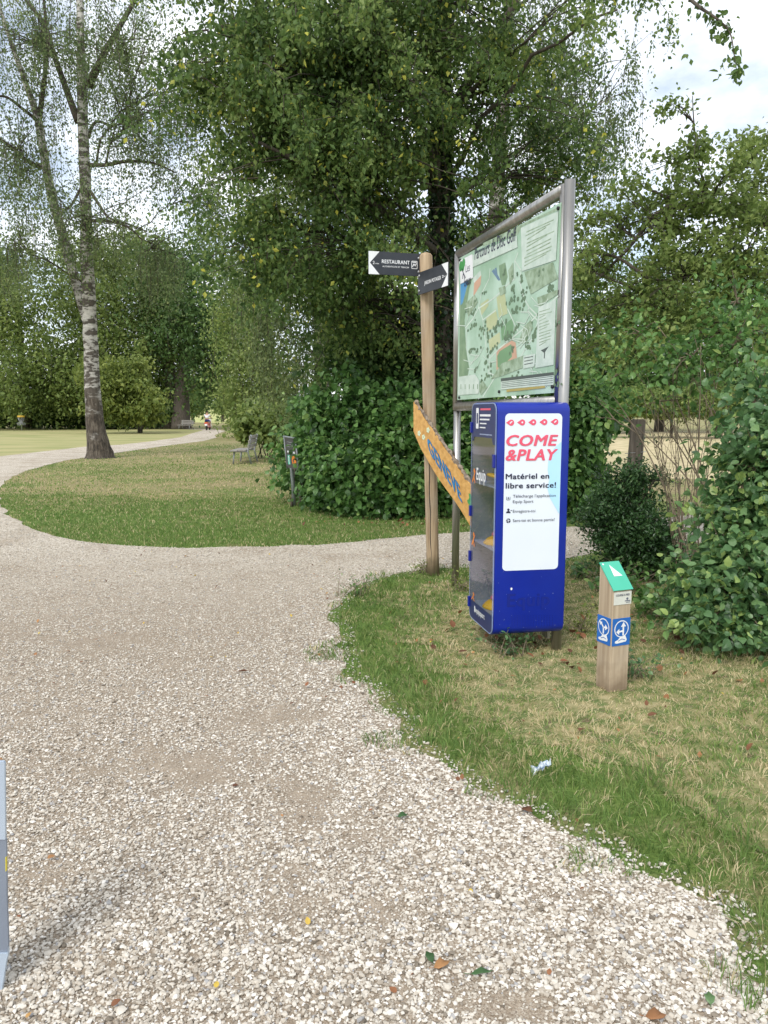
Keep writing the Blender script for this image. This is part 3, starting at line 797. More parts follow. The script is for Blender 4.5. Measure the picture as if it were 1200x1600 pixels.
for (y0, y1, dens, hh, ww) in [(1.5, 3.2, 6400, .058, .0034), (3.2, 5.0, 5400, .050, .0042), (5.0, 8.2, 3000, .044, .0058)]:
    x0, x1 = -.6, 3.6
    n = int((x1 - x0) * (y1 - y0) * dens); x, y = scatter(n, x0, x1, y0, y1)
    de = edge_dist(verge_line, x, y); ins = inside(verge_poly, x, y)
    dr = dryness(x, y, de)
    thin = np.clip(1.0 - .62 * np.clip(dr - .2, 0, 1) * .7 - .5 * np.clip(vnoise(x, y, 3.1, 27) - .15, 0, 1), .28, 1) * np.clip(.25 + de / .14, .2, 1)
    stray = (~ins) & (de < .24) & (vnoise(x, y, 6, 23) > de * 3 - .1) & (rng.random(n) < .5)
    ok = ((ins & (rng.random(n) < thin)) | stray) & (x < .56 * y + .6)
    x, y, de, dr = x[ok], y[ok], de[ok], dr[ok]; n = len(x)
    isdry = rng.random(n) < np.clip(.30 + .50 * np.clip(dr, -.4, 1) + .25 * vnoise(x, y, 6, 24), .08, .84)
    tint = np.where(isdry, .72 + .28 * rng.random(n), np.clip(.26 + .16 * rng.normal(size=n) + .12 * np.clip(dr, -1, 1), 0, .6))
    h = hh * (.45 + .9 * rng.random(n)) * np.where(isdry, .8, 1.05) * (1 - .35 * np.clip(dr, 0, 1)) * (1 + .35 * vnoise(x, y, 5, 29))
    blades(gb, x, y, h, ww * (.6 + .8 * rng.random(n)), tint, lean=1.0)
n = 15000                                          # long matted straw lying on the worn part
x, y = scatter(n, -.4, 3.6, 2.2, 6.4); de = edge_dist(verge_line, x, y); ins = inside(verge_poly, x, y)
ok = ins & (dryness(x, y, de) > .25) & (x < .56 * y + .5); x, y = x[ok], y[ok]; n = len(x)
blades(gb, x, y, .012 + .012 * rng.random(n), .0022 + .0016 * rng.random(n), .80 + .2 * rng.random(n), lean=5.5, cell=.23)
o = gb.build("verge_grass", M['grass'], smooth=False); tag(o, None, None, kind="stuff")
gb = NB()
for (y0, y1, dens, hh, ww) in [(8.5, 11, 1700, .042, .008), (11, 15, 800, .042, .011), (15, 24, 260, .04, .016), (24, 40, 70, .045, .026)]:
    x0, x1 = -.6 * y1, .12 * y1
    n = int((x1 - x0) * (y1 - y0) * dens); x, y = scatter(n, x0, x1, y0, y1)
    ok = inside(island_poly, x, y) & (np.abs(x) < .58 * y)
    x, y = x[ok], y[ok]; n = len(x)
    dr = vnoise(x, y, .9, 31) * .5 + vnoise(x, y, 2.6, 32) * .35 + np.clip((y - 14.2) / 2.0, -1, .55) * .75
    dr = np.maximum(dr, .5 * ((np.abs(y - 14.6 - .15 * (x + 4)) < .35) & (x > -4.5)))
    isdry = rng.random(n) < np.clip(.16 + .55 * dr, .02, .62)
    thin = rng.random(n) < np.clip(1 - .45 * dr, .4, 1)
    tint = np.where(isdry, .62 + .3 * rng.random(n), np.clip(.24 + .13 * rng.normal(size=n) + .16 * np.clip(dr, -.6, 1), 0, .6))
    h = hh * (.5 + .8 * rng.random(n)); k = thin
    blades(gb, x[k], y[k], h[k], (ww * (.6 + .8 * rng.random(n)))[k], tint[k], lean=.7)
o = gb.build("lawn_grass", M['grass'], smooth=False); tag(o, None, None, kind="stuff")

# ------------------------------------------------------------------ stainless map board
RB = W(876, 1005, 5.07); RB = Vector((RB.x - .03, 5.07, 0)); LBp = Vector((.662, 7.0, 0))
bd = (RB - LBp).normalized()                 # along the board, away from left post
bn = Vector((bd.y, -bd.x, 0))                # faces the camera side (left-front)
if bn.dot(Vector((-1, -1, 0))) < 0: bn = -bn
ztl, ztr, zbl, zbr = 2.985, 3.035, 1.655, 1.672
board = thing("map_board", "tall stainless steel tube frame holding a weathered green disc golf park map", "map board", RB)
def bp_(p, z): return Vector((p.x, p.y, z))
m = MB(); m.tube([bp_(LBp, 0), bp_(LBp, zbl)], .034, M['steel'], 16); m.build("post", board, RB)
m = MB(); m.tube([bp_(RB, 0), bp_(RB, ztr + .02)], .035, M['steel'], 16); m.build("post", board, RB)
m = MB()
ri = RB - bd * .068
m.tube([bp_(LBp, zbl - .03), bp_(LBp, ztl)], .042, M['steel'], 16)
m.tube([bp_(LBp, ztl), bp_(ri, ztr - .02)], .040, M['steel'], 16)
m.tube([bp_(LBp, zbl), bp_(ri, zbr)], .040, M['steel'], 16)
m.tube([bp_(ri, zbr - .03), bp_(ri, ztr + .01)], .030, M['steel'], 16)
m.build("frame", board, RB)
mp = Plane(LBp + bn * .03, bd, (0, 0, 1))
if mp.n.dot(bn) < 0: mp = Plane(LBp + bn * .03, -bd, (0, 0, 1))
def Z6(X, Y): return mp.uv(680 + X / 4, 260 + Y / 4)
mapbase = pm("faded map print", (.46, .62, .50), (.27, .43, .29), 3, .35, 0, .02, 8, spec=.5)
mapwood = pm("map woodland print", (.13, .23, .12), (.20, .31, .17), 12, .4)
maptree = pm("map tree dots", (.075, .14, .07), (.12, .2, .1), 12, .4)
mappath = pm("map path print", (.60, .70, .60), None, 8, .4)
mapfield = pm("map field print", (.42, .47, .24), (.48, .52, .3), 5, .4)
maptrack = pm("map running track", (.60, .36, .24), None, 5, .4)
mapturf = pm("map pitch print", (.16, .32, .15), None, 5, .4)
maplake = pm("map lake print", (.07, .30, .58), None, 5, .4)
maptext = pm("map text sheet", (.58, .66, .59), (.46, .56, .48), 14, .4)
mapdark = pm("map dark print", (.05, .07, .06), None, 5, .4)
mapgrime = pm("map mildew", (.20, .28, .17), (.36, .47, .34), 18, .6)
ochre = pm("map ochre print", (.45, .36, .10), None, 8, .5)
m = MB(); MM = mp.M()
u0, v0 = Z6(150, 575); u1, v1 = Z6(787, 225); u2, v2 = Z6(740, 1415); u3, v3 = Z6(140, 1460)
m.poly([(u0, v0), (u1, v1), (u2, v2), (u3, v3)], mapbase, MM, .002, .006)
def zp(L): return [Z6(*p) for p in L]
lay = [0.0026]
def mpoly(L, mat, dz=.0006):
    lay[0] += .00002; m.poly(zp(L), mat, MM, lay[0])
mpoly([(160, 735), (235, 700), (215, 760), (200, 860), (185, 960), (190, 1060), (200, 1180), (215, 1260), (205, 1310), (150, 1320)], mapwood)
mpoly([(160, 730), (212, 705), (190, 790), (175, 850), (160, 870)], maplake)
mpoly([(300, 500), (520, 425), (540, 380), (780, 270), (780, 250), (520, 375), (300, 480)], mapgrime)
mpoly([(400, 620), (440, 600), (455, 690), (440, 740), (420, 745), (405, 690)], mapwood)
mpoly([(235, 700), (255, 760), (290, 690), (285, 650)], maptext)
mpoly([(245, 730), (290, 680), (285, 740), (240, 815)], maptrack)
mpoly([(355, 655), (370, 640), (400, 690), (410, 710), (398, 715)], pm("map blue print", (.12, .22, .32), None, 5, .4))
mpoly([(375, 635), (385, 632), (395, 700), (388, 708)], pm("map blue court", (.12, .22, .32), None, 5, .4))
mpoly([(285, 860), (335, 825), (335, 870), (290, 935)], mapfield)
mpoly([(385, 820), (435, 775), (455, 920), (400, 945)], mapfield)
mpoly([(320, 950), (380, 890), (400, 990), (325, 1035)], mapfield)
mpoly([(335, 1085), (405, 1035), (410, 1100), (345, 1160)], mapfield)
mpoly([(412, 1010), (488, 945), (492, 1035), (418, 1090)], mapturf)
mpoly([(385, 1165), (400, 1140), (480, 1088), (505, 1100), (515, 1210), (500, 1225), (400, 1290), (385, 1270)], maptrack)
mpoly([(390, 1185), (405, 1155), (478, 1110), (482, 1190), (410, 1260), (392, 1255)], mapturf)
for L in ([(190, 1010), (240, 950), (270, 890), (290, 800), (340, 700), (345, 640)], [(275, 880), (300, 960), (310, 1050), (325, 1160), (345, 1200), (400, 1140), (560, 1010), (650, 920), (770, 810)],
          [(345, 1200), (335, 1290), (380, 1310), (300, 1440)], [(200, 1010), (195, 1130), (220, 1240), (275, 1180)], [(430, 760), (500, 700), (500, 590), (520, 540)], [(500, 590), (540, 650), (530, 720), (560, 830), (590, 880), (650, 940)],
          [(455, 890), (500, 990), (520, 1030)], [(590, 880), (580, 900), (640, 960)], [(515, 1225), (560, 1150), (620, 1060), (650, 940)], [(270, 890), (360, 830), (440, 760)], [(300, 960), (380, 900)]):
    lay[0] += .00002; m.stroke(zp(L), .012, mappath, MM, lay[0])
rg = np.random.default_rng(8)
def trees_on(L, n, s=1):
    L = np.array(zp(L))
    for k in range(n):
        t = rg.random() * (len(L) - 1); i = int(t); p = L[i] + (L[i + 1] - L[i]) * (t - i) + rg.normal(size=2) * .012
        lay[0] += .000006; m.poly(disc(p[0], p[1], (.011 + .011 * rg.random()) * s, (.009 + .008 * rg.random()) * s, 8), maptree, MM, lay[0])
for L, n in (([(590, 720), (730, 640)], 22), ([(540, 680), (560, 870)], 18), ([(450, 840), (560, 820)], 14), ([(480, 910), (560, 880)], 12), ([(690, 790), (760, 740)], 12), ([(540, 1090), (600, 980)], 16),
             ([(590, 1150), (640, 1000)], 12), ([(210, 1170), (260, 1120)], 8), ([(220, 920), (270, 880)], 8), ([(200, 1030), (260, 970)], 10), ([(270, 1050), (320, 980)], 10), ([(350, 1030), (450, 960)], 14),
             ([(430, 1080), (540, 980)], 16), ([(280, 1080), (330, 1000), (330, 1200), (290, 1300)], 20), ([(290, 1350), (330, 1310)], 8), ([(340, 1170), (400, 1110)], 8), ([(680, 830), (690, 820)], 3), ([(480, 770), (500, 740)], 5)):
    trees_on(L, n)
for L in ([(560, 660), (740, 600), (770, 700), (600, 800)], [(400, 760), (440, 745), (445, 790), (410, 810)], [(520, 1100), (560, 1000), (600, 960), (615, 1010), (560, 1110)], [(640, 820), (770, 770), (768, 800), (650, 880)], [(190, 860), (250, 800), (270, 850), (210, 940)],
          [(270, 1380), (300, 1340), (330, 1380), (290, 1430)], [(350, 1330), (420, 1230), (560, 1180), (550, 1260), (420, 1310)], [(460, 650), (490, 600), (495, 690), (470, 740)]):
    mpoly(L, mapgrime)
rg2 = np.random.default_rng(18)
for k in range(26):
    X, Y = 200 + 540 * rg2.random(), 0; Y = 1350 - 560 * rg2.random(); a_ = rg2.random() * 3.14; lay[0] += .00001
    m.stroke(zp([(X, Y), (X + 45 * math.cos(a_), Y + 70 * math.sin(a_)), (X + 90 * math.cos(a_ + .5), Y + 110 * math.sin(a_ + .5))]), .007, mappath, MM, lay[0])
for k in range(40):
    X, Y = 180 + 580 * rg2.random(), 1380 - 700 * rg2.random(); trees_on([(X, Y), (X + 30, Y - 25)], 4, .8)
# text sheets
mpoly([(540, 385), (775, 280), (760, 585), (548, 655)], maptext)
mpoly([(650, 880), (760, 830), (745, 1240), (630, 1260)], maptext)
mpoly([(555, 1185), (630, 1170), (625, 1250), (555, 1265)], maptext)
mpoly([(150, 1315), (255, 1300), (280, 1340), (275, 1420), (145, 1430)], maptext)
mpoly([(415, 1325), (745, 1285), (745, 1365), (415, 1395)], maptext)
mpoly([(415, 1325), (745, 1285), (745, 1305), (415, 1345)], mapdark)
mpoly([(450, 1395), (690, 1370), (690, 1385), (450, 1410)], ochre)
lay[0] += .00008
for k in range(10):
    f = k / 10
    a = Z6(560 + rg.random() * 20, 415 + 235 * f - 8 + 4); b = Z6(640 + 110 * (.5 + .5 * rg.random()), 325 + 235 * f + 10); m.stroke([a, b], .008, mapgrime, MM, lay[0])
for k in range(12):
    f = k / 12
    a = Z6(655, 910 + 230 * f); b = Z6(690 + 55 * rg.random(), 890 + 225 * f); m.stroke([a, b], .006, mapgrime, MM, lay[0])
for k in range(4): m.stroke([Z6(420, 1352 + 10 * k), Z6(740, 1312 + 13 * k)], .004, mapdark, MM, lay[0])
for k in range(3): m.stroke([Z6(562, 1198 + 20 * k), Z6(615, 1188 + 20 * k)], .006, mapdark, MM, lay[0])
for k in range(5):
    X = 158 + 26 * k; m.poly(zp([(X, 1360), (X + 15, 1358), (X + 15, 1392), (X, 1394)]), maptext, MM, lay[0]); m.stroke(zp([(X + 7, 1365), (X + 7, 1388)]), .016, mapwood, MM, lay[0] + .00006)
mpoly([(665, 1150), (715, 1125), (692, 1160), (690, 1200), (684, 1200), (685, 1165)], mapdark)
# title strip and emblem
lay[0] += .00008
mpoly([(238, 555), (515, 432), (520, 505), (240, 630)], maptext)
a = Z6(242, 628); b = Z6(512, 505); lay[0] += .00008
ang = math.atan2(b[1] - a[1], b[0] - a[0]); wid = math.hypot(b[0] - a[0], b[1] - a[1])
put_text(m, "Parcours de Disc Golf", M['ink'], MM @ Matrix.Translation((a[0], a[1] + .02, lay[0] + .0003)) @ Matrix.Rotation(ang, 4, 'Z'), 0.03, .03, wid * .95, .105, 0, .004)
mpoly([(155, 590), (237, 548), (242, 695), (162, 735)], M['white'])
a = Z6(190, 640); lay[0] += .00008
put_text(m, "Les", M['ink'], MM, a[0] + .02, a[1] - .035, .10, .07, lay[0] + .0004)
put_text(m, "Evaux", M['ink'], MM, a[0] - .01, a[1] - .145, .15, .08, lay[0] + .0004, .01)
for (X, Y, r_) in ((165, 625, .045), (182, 605, .04), (178, 635, .03)):
    c = Z6(X, Y); lay[0] += .00005; m.poly(disc(c[0], c[1], r_, None, 10), M['greenpaint'], MM, lay[0])
m.stroke(zp([(172, 640), (180, 668), (176, 700)]), .014, M['ink'], MM, lay[0]); m.stroke(zp([(180, 668), (192, 695)]), .014, M['ink'], MM, lay[0] + .0001)
m.build("map_panel", board, RB)
for (X, Y) in ((775, 262), (738, 1378), (405, 1408), (155, 1445), (160, 585)):
    c = Z6(X, Y); s_ = MB(); s_.tube([(c[0], c[1], .0), (c[0], c[1], .014)], .012, M['rubber'], 10, MM); s_.build("bolt", board, RB)

# ------------------------------------------------------------------ wooden finger post with two arrow signs
PB = Vector((.488, 7.50, 0)); PT = W(665.5, 400, 7.42)
post = thing("sign_post", "round pale wooden pole with domed top standing on the gravel corner", "post", PB)
m = MB(); ax = (PT - PB)
pp = [PB + ax * t for t in np.linspace(0, 1, 14)]
m.tube(pp + [PT + Vector((0, 0, .02)), PT + Vector((0, 0, .032))], [.066] + [.062] * 12 + [.060, .046, .012], M['pole'], 18)
m.build("pole", post, PB)
m = MB(); cr = [PB + ax * t + Vector((-.02, -.0615, 0)) for t in np.linspace(.03, .40, 9)]
m.tube([c + Vector((math.sin(i * 2.1) * .004, 0, 0)) for i, c in enumerate(cr)], [.001, .003, .005, .004, .006, .005, .006, .004, .001], M['twigdark'], 5)
m.build("crack", post, PB)

def arrow_sign(name, label, pa, pb, hgt, left_arrow, txt, sub, mins, fr):
    """pa, pb: bottom-left and bottom-right corners (3D) seen from the front"""
    r_ = (pb - pa); L = r_.length; pl = Plane(pa, r_, (0, 0, 1)); MMs = pl.M()
    root = thing(name, label, "sign", pa)
    m = MB()
    m.poly([(0, 0), (L, 0), (L, hgt), (0, hgt)], M['slate'], MMs, 0, .012)
    k = .105
    if left_arrow:
        m.poly([(0, 0), (k, 0), (.012, hgt / 2), (0, hgt / 2)], M['white'], MMs, .0012); m.poly([(0, hgt), (k, hgt), (.012, hgt / 2), (0, hgt / 2)], M['white'], MMs, .0012)
    else:
        m.poly([(L, 0), (L - k, 0), (L - .012, hgt / 2), (L, hgt / 2)], M['white'], MMs, .0012); m.poly([(L, hgt), (L - k, hgt), (L - .012, hgt / 2), (L, hgt / 2)], M['white'], MMs, .0012)
    m.build("board", root, pa)
    t = MB()
    for (s_, x, y, w, c, bo) in fr: put_text(t, s_, M['white'], MMs, x * L, y * hgt, w * L, c * hgt, .0016, bo)
    if left_arrow:    # small framed emblem at the right of the words
        a = (.80 * L, .32 * hgt); s_ = .115 * L
        t.poly(rrect(a[0], a[1], a[0] + s_, a[1] + s_ * 1.2, .008, 3), M['white'], MMs, .0014)
        t.poly(rrect(a[0] + .005, a[1] + .005, a[0] + s_ - .005, a[1] + s_ * 1.2 - .005, .006, 3), M['slate'], MMs, .0018)
        t.stroke([(a[0] + .012, a[1] + .02), (a[0] + s_ * .4, a[1] + s_ * .75), (a[0] + s_ * .62, a[1] + s_ * .45), (a[0] + s_ - .012, a[1] + s_ * .8)], .008, M['white'], MMs, .0022)
        t.stroke([(a[0] + .012, a[1] + s_ * 1.0), (a[0] + s_ - .012, a[1] + s_ * 1.0)], .008, M['white'], MMs, .0022)
    t.build("lettering", root, pa)
    for y in ((.16, .84) if not left_arrow else (.2, .8)):
        x = .05 * L if not left_arrow else .94 * L
        b = MB(); b.tube([(x, y * hgt, -.002), (x, y * hgt, .006), (x, y * hgt, .010)], [.012, .012, .006], M['galv'], 10, MMs); b.build("bolt", root, pa)
    return root
pa = W(576, 428, 7.30); pb = W(659, 432, 7.46)
arrow_sign("arrow_sign", "dark slate arrow sign reading RESTAURANT pointing left from the wooden pole", pa, pb, .205, True, "", "", "",
           [("RESTAURANT", .245, .50, .52, .17, .02), ("AUTHENTICITE ET TERROIR", .255, .33, .50, .07, .006), ("2", .075, .44, .035, .14, .012), ("min", .125, .445, .065, .065, .01)])
pa = W(653, 461, 7.38); pb = W(700, 446, 6.93)
arrow_sign("arrow_sign", "dark slate arrow sign reading JARDIN POTAGER pointing right, bolted low on the pole top", pa, pb, .200, False, "", "", "",
           [("JARDIN POTAGER", .23, .36, .55, .17, .02), ("2", .815, .40, .05, .12, .01), ("min", .87, .42, .06, .06, .01)])

# painted plank GENEVE: vertical plane, sloping down to the right
A0 = W(646, 628, 7.46); B0 = W(735, 760, 6.66)
hd = Vector((B0.x - A0.x, B0.y - A0.y, 0)); hl = hd.length; hd.normalize()
slope = (B0.z - A0.z) / hl
pl = Plane(A0, hd, (0, 0, 1)); PM = pl.M(); LEN = hl * 1.32; HT = .345
plank = thing("painted_plank", "ochre wooden plank painted GENEVE in blue letters, sloping down across the pole", "plank sign", A0)
rg = np.random.default_rng(3)
top = [(s_, slope * s_ + .008 * math.sin(s_ * 22)) for s_ in np.linspace(0, LEN, 26)]
bot = [(s_, slope * s_ - HT * (.83 + .17 * min(1, s_ / .12)) + .012 * math.sin(s_ * 9 + 1)) for s_ in np.linspace(.004, LEN, 20)]
m = MB(); m.poly(top + bot[::-1], M['plank'], PM, 0, .04); m.build("board", plank, A0)
m = MB()
P_ = [(s_, slope * s_ + .006 + rg.normal() * .004, -.02 + rg.normal() * .003) for s_ in np.linspace(.01, LEN, 60)]
m.tube(P_, [.010 + .016 * rg.random() for _ in P_], M['bark_edge'], 7, PM, False); m.build("bark", plank, A0)
t = MB()
e1 = Vector((1, slope, 0)); upv = Vector((-.30, .95, 0))
def plank_txt(txt, mat, s0, drop, length, cap, z, bold, grow=0):
    v, f, w = text_geo(txt, bold)
    ml = []
    for p in v:
        x = s0 + p[0] / w * length
        q = Vector((x, slope * x - drop, z + p[2])) + upv * (p[1] * cap)
        ml.append(tuple(q))
    t.add(ml, f, mat, PM)
us = [pl.uv(671, 708)[0], pl.uv(722, 790)[0]]
plank_txt("GENEVE", M['navy'], us[0] + .004, .247, us[1] - us[0], .168, .0012, .05)
plank_txt("GENEVE", M['bluepaint'], us[0], .245, us[1] - us[0], .165, .0026, .035)
for k in range(15):      # green leaf bunch after the word and below it
    a = rg.random() * 6.28; x = us[1] + .07 + .085 * rg.random() + (.09 if k > 9 else 0); y = slope * x - (.06 + .13 * rg.random() if k < 10 else .25 + .05 * rg.random())
    r_ = .030 + .016 * rg.random()
    t.poly([(x + r_ * math.cos(a) * c - r_ * .55 * math.sin(a) * s2, y + r_ * math.sin(a) * c + r_ * .55 * math.cos(a) * s2) for c, s2 in ((-1, 0), (-.4, .9), (.4, .8), (1, 0), (.4, -.8), (-.4, -.9))], M['greenpaint'], PM, .0014 + k * .0002)
for (px, py) in ((655, 677), (662, 683), (669, 672)):
    c = pl.uv(px, py)
    for j in range(5): t.poly(disc(c[0] + .016 * math.cos(j * 1.256), c[1] + .016 * math.sin(j * 1.256), .012, None, 8), M['palepaint'], PM, .0012 + j * .0002)
t.build("lettering", plank, A0)

# ------------------------------------------------------------------ blue self-service sports locker
K0 = G(770, 994, .145); K1 = G(881, 988, .145)
ka = (K1 - K0); ka.z = 0; KW = ka.length; ka.normalize(); kb = Vector((-ka.y, ka.x, 0))
KD, ZB, ZT, KR = .53, .14, 1.668, .065
K0 = Vector((K0.x, K0.y, 0))
KM = Matrix(((ka.x, kb.x, 0, K0.x), (ka.y, kb.y, 0, K0.y), (0, 0, 1, 0), (0, 0, 0, 1)))
kiosk = thing("equipment_locker", "bright blue rounded sports equipment locker with clear side door and COME & PLAY poster", "locker", K0)
def prof(off): return [(x, z) for x, z in rrect(off, ZB + off, KD - off, ZT - off, max(KR - off, .01), 7)]
P0, P1, P2 = prof(0), prof(.014), prof(.007)
n = len(P0)
m = MB()
def ring(P, a): return [(a, p[0], p[1]) for p in P]
rb = .012
v = ring(P0, .004) + ring(P0, KW - rb) + ring(prof(.0035), KW - rb * .3) + ring(prof(rb), KW)
f = []
for k in range(3):
    for i in range(n): f.append((k * n + i, (k * n + (i + 1) % n), (k + 1) * n + (i + 1) % n, (k + 1) * n + i))
f.append(tuple(3 * n + i for i in range(n)))
m.add(v, f, M['kblue'], KM, True)
v = ring(P1, .004) + ring(P1, KW - .014)
m.add(v, [(i, n + i, n + (i + 1) % n, (i + 1) % n) for i in range(n)] + [tuple(n + i for i in reversed(range(n)))], M['kin'], KM, False)
m.add(ring(P0, .004) + ring(P1, .004), [(i, n + i, n + (i + 1) % n, (i + 1) % n) for i in range(n)], M['kblue'], KM)
shell = m.build("shell", kiosk, K0)
# shelves
kf = Plane(K0, ka, (0, 0, 1))             # front plane
kd = Plane(K0 + kb * KD, -kb, (0, 0, 1))  # door plane, u from the back edge
def fp(px, py): return kf.uv(px, py)
def dp(px, py): return kd.uv(px, py)
zs = [dp(752, 757)[1], dp(752, 852)[1]]
for z in zs + [ZB + .115]:
    m = MB(); m.box((KW * .5, KD * .5, z), (KW - .034, KD - .034, .012), M['shelf'], KM); m.build("shelf", kiosk, K0)
# door
m = MB()
Pd = prof(.004)
m.add(ring(Pd, -.004), [tuple(reversed(range(n)))], M['glass'], KM)
m.add(ring(Pd, -.004) + ring(Pd, .000), [(i, (i + 1) % n, n + (i + 1) % n, n + i) for i in range(n)], M['rim'], KM)
door = m.build("door", kiosk, K0)
m = MB(); Pi = prof(.010)
m.add(ring(Pd, -.0062) + ring(Pi, -.0062), [(i, n + i, n + (i + 1) % n, (i + 1) % n) for i in range(n)], M['rim'], KM); m.build("rim", door, None)
m = MB(); DM = kd.M()
mh = m; mfoot = MB(); mlog = MB()
zh = dp(752, 690)[1]
hdr = [(.012, zh), (.05, zh), (.075, zh + .03), (KD - .075, zh + .03), (KD - .05, zh - .02), (KD - .012, zh - .02), (KD - .012, ZT - .09)]
top_arc = [(q[0], q[1]) for q in rrect(.012, ZB + .012, KD - .012, ZT - .012, .055, 6)]
up_arc = [q for q in top_arc if q[1] > ZT - .10]
m.poly([(.012, zh)] + [(.05, zh), (.075, zh + .03), (KD - .075, zh + .03), (KD - .05, zh - .01), (KD - .012, zh - .01)] + up_arc, M['knavy'], DM, .0065)
lo_arc = [q for q in top_arc if q[1] < ZB + .10]
mfoot.poly([(.012, ZB + .135), ] + [q for q in lo_arc if q[0] < KD / 2] + [q for q in lo_arc if q[0] >= KD / 2] + [(KD - .012, ZB + .135)], M['knavy'], DM, .0065)
def dtext(txt, mat, u0, z0, w, cap, bold=0.0, z=.0085): put_text(m, txt, mat, DM, u0, z0, w, cap, z, bold)
m.poly(rrect(.11, ZT - .175, .17, ZT - .035, .008, 3), M['white'], DM, .0075); m.poly(rrect(.125, ZT - .14, .155, ZT - .07, .004, 3), M['knavy'], DM, .0085)
m.stroke([(.21, ZT - .045), (.42, ZT - .045)], .012, M['pink'], DM, .0075)
for k, (w, h_) in enumerate(((.22, .014), (.20, .010), (.14, .008), (.12, .008))): m.stroke([(.20, ZT - .085 - .027 * k), (.20 + w, ZT - .085 - .027 * k)], h_, M['white'], DM, .0075)
m.stroke([(.20, zh + .05), (.46, zh + .05)], .008, M['shelf'], DM, .0075)
def dat(px, py): return dp(px, py)
m = mlog
a = dat(746.5, 749); dtext("Equip", M['white'], a[0], a[1], .20, .085, .03)
for (px, py, s_) in ((741.5, 746, .9), (740.5, 845, .9), (740, 933, .55)):
    c = dat(px, py)
    m.poly(disc(c[0] + .015, c[1] + .055 * s_, .017 * s_, None, 10), M['orange'], DM, .0075)
    m.stroke([(c[0] + .035, c[1] + .05 * s_), (c[0] + .01, c[1] + .01), (c[0] - .02, c[1] - .03 * s_)], .020 * s_, M['orange'], DM, .0075)
    m.stroke([(c[0] + .01, c[1] + .01), (c[0] + .035, c[1] - .035 * s_)], .018 * s_, M['orange'], DM, .0079)
m = mfoot
put_text(m, "equipsport", M['white'], DM, .165, ZB + .075, .21, .040, .0085, .02)
m.poly(disc(.150, ZB + .092, .012, .026, 10), M['white'], DM, .0085)
mh.build("header_print", door, None); mfoot.build("footer_print", door, None); mlog.build("lettering", door, None)
for py in (668, 800, 872, 945):
    z = dp(742, py)[1]; q = MB(); q.box((-.010, KD - .012, z), (.016, .026, .075), M['ksill'], KM, .004); q.build("hinge", door, None)
z = dp(770, 720)[1]; q = MB(); q.box((-.010, .016, z), (.016, .034, .085), M['ksill'], KM, .004); q.build("latch", door, None)
for o in (door,) + tuple(c for c in col.objects if c.parent is door):
    pass
# the door's sub-parts were built in world space: bring them under the thing's origin with the door
for c in [c for c in col.objects if c.parent is door]:
    c.location = -K0
# poster
FM = kf.M()
m = MB(); q0 = fp(789.5, 646); q1 = fp(866.5, 889); q2 = fp(880, 645)
pw0, pw1, pz0, pz1 = q0[0], q2[0] - .006, q1[1], q0[1]
m.poly(rrect(pw0, pz0, pw1, pz1, .028), M['poster'], FM, .0015)
blob = [fp(*p) for p in ((880.5, 690), (866, 700), (857, 716), (855.5, 734), (858, 750), (855, 762), (859, 778), (866, 790), (877.5, 803))]
blob = [(min(max(x, pw0), pw1 - .002), y) for x, y in blob]
m.poly(blob, M['sky_blob'], FM, .0034)
for k in range(5):
    c = fp(798.5 + 17.3 * k, 660.3 - .3 * k); r_ = .0195
    ang = [R(a_) for a_ in range(-140, 141, 14)]
    m.poly([(c[0] - r_ * 1.75, c[1])] + [(c[0] + r_ * math.cos(a_), c[1] + r_ * math.sin(a_)) for a_ in ang], M['pink'], FM, .0036)
    m.poly(disc(c[0], c[1], r_ * .30, None, 10) if k not in (0, 4) else [(c[0] - .008, c[1] - .009), (c[0] + .009, c[1] + .006), (c[0] + .003, c[1] + .010), (c[0] - .01, c[1])], M['poster'], FM, .0042)
def ftext(txt, mat, pl_, pr_, cap_px, bold=0.0, shear=0.0, z=.0044):
    a = fp(*pl_); b = fp(*pr_); t_ = fp(pl_[0], pl_[1] - cap_px)
    put_text(m, txt, mat, FM @ Matrix.Translation((a[0], a[1], 0)), 0, 0, b[0] - a[0], t_[1] - a[1], z, bold, shear)
ftext("COME", M['pink'], (791.5, 696.5), (870.5, 695.5), 17.5, .035, .2)
ftext("&PLAY", M['pink'], (790.5, 719.5), (870, 718.5), 18.0, .035, .2)
ftext("Matériel en", M['ink'], (790, 748.5), (857.5, 747.0), 8.6, .022)
ftext("libre service!", M['ink'], (790, 763), (868, 760.5), 8.8, .022)
ftext("Télécharge l'application", M['ink'], (801, 777.5), (868, 776), 4.8)
ftext("Equip Sport", M['ink'], (801, 786), (833, 785), 4.8)
ftext("Enregistre-toi", M['ink'], (801, 801), (836, 800), 4.8)
ftext("Sers-toi et bonne partie!", M['ink'], (801, 815.5), (866, 813.5), 4.8)
c = fp(794, 778.5); m.poly(rrect(c[0] - .013, c[1] - .012, c[0] + .013, c[1] + .012, .005, 3), M['ink'], FM, 0.0036); m.poly(rrect(c[0] - .010, c[1] - .009, c[0] + .010, c[1] + .014, .004, 3), M['poster'], FM, 0.0040); m.stroke([(c[0], c[1] - .006), (c[0], c[1] + .008)], .004, M['ink'], FM, 0.0044); m.stroke([(c[0] - .006, c[1] + .001), (c[0] + .006, c[1] + .001)], .004, M['ink'], FM, 0.0046)
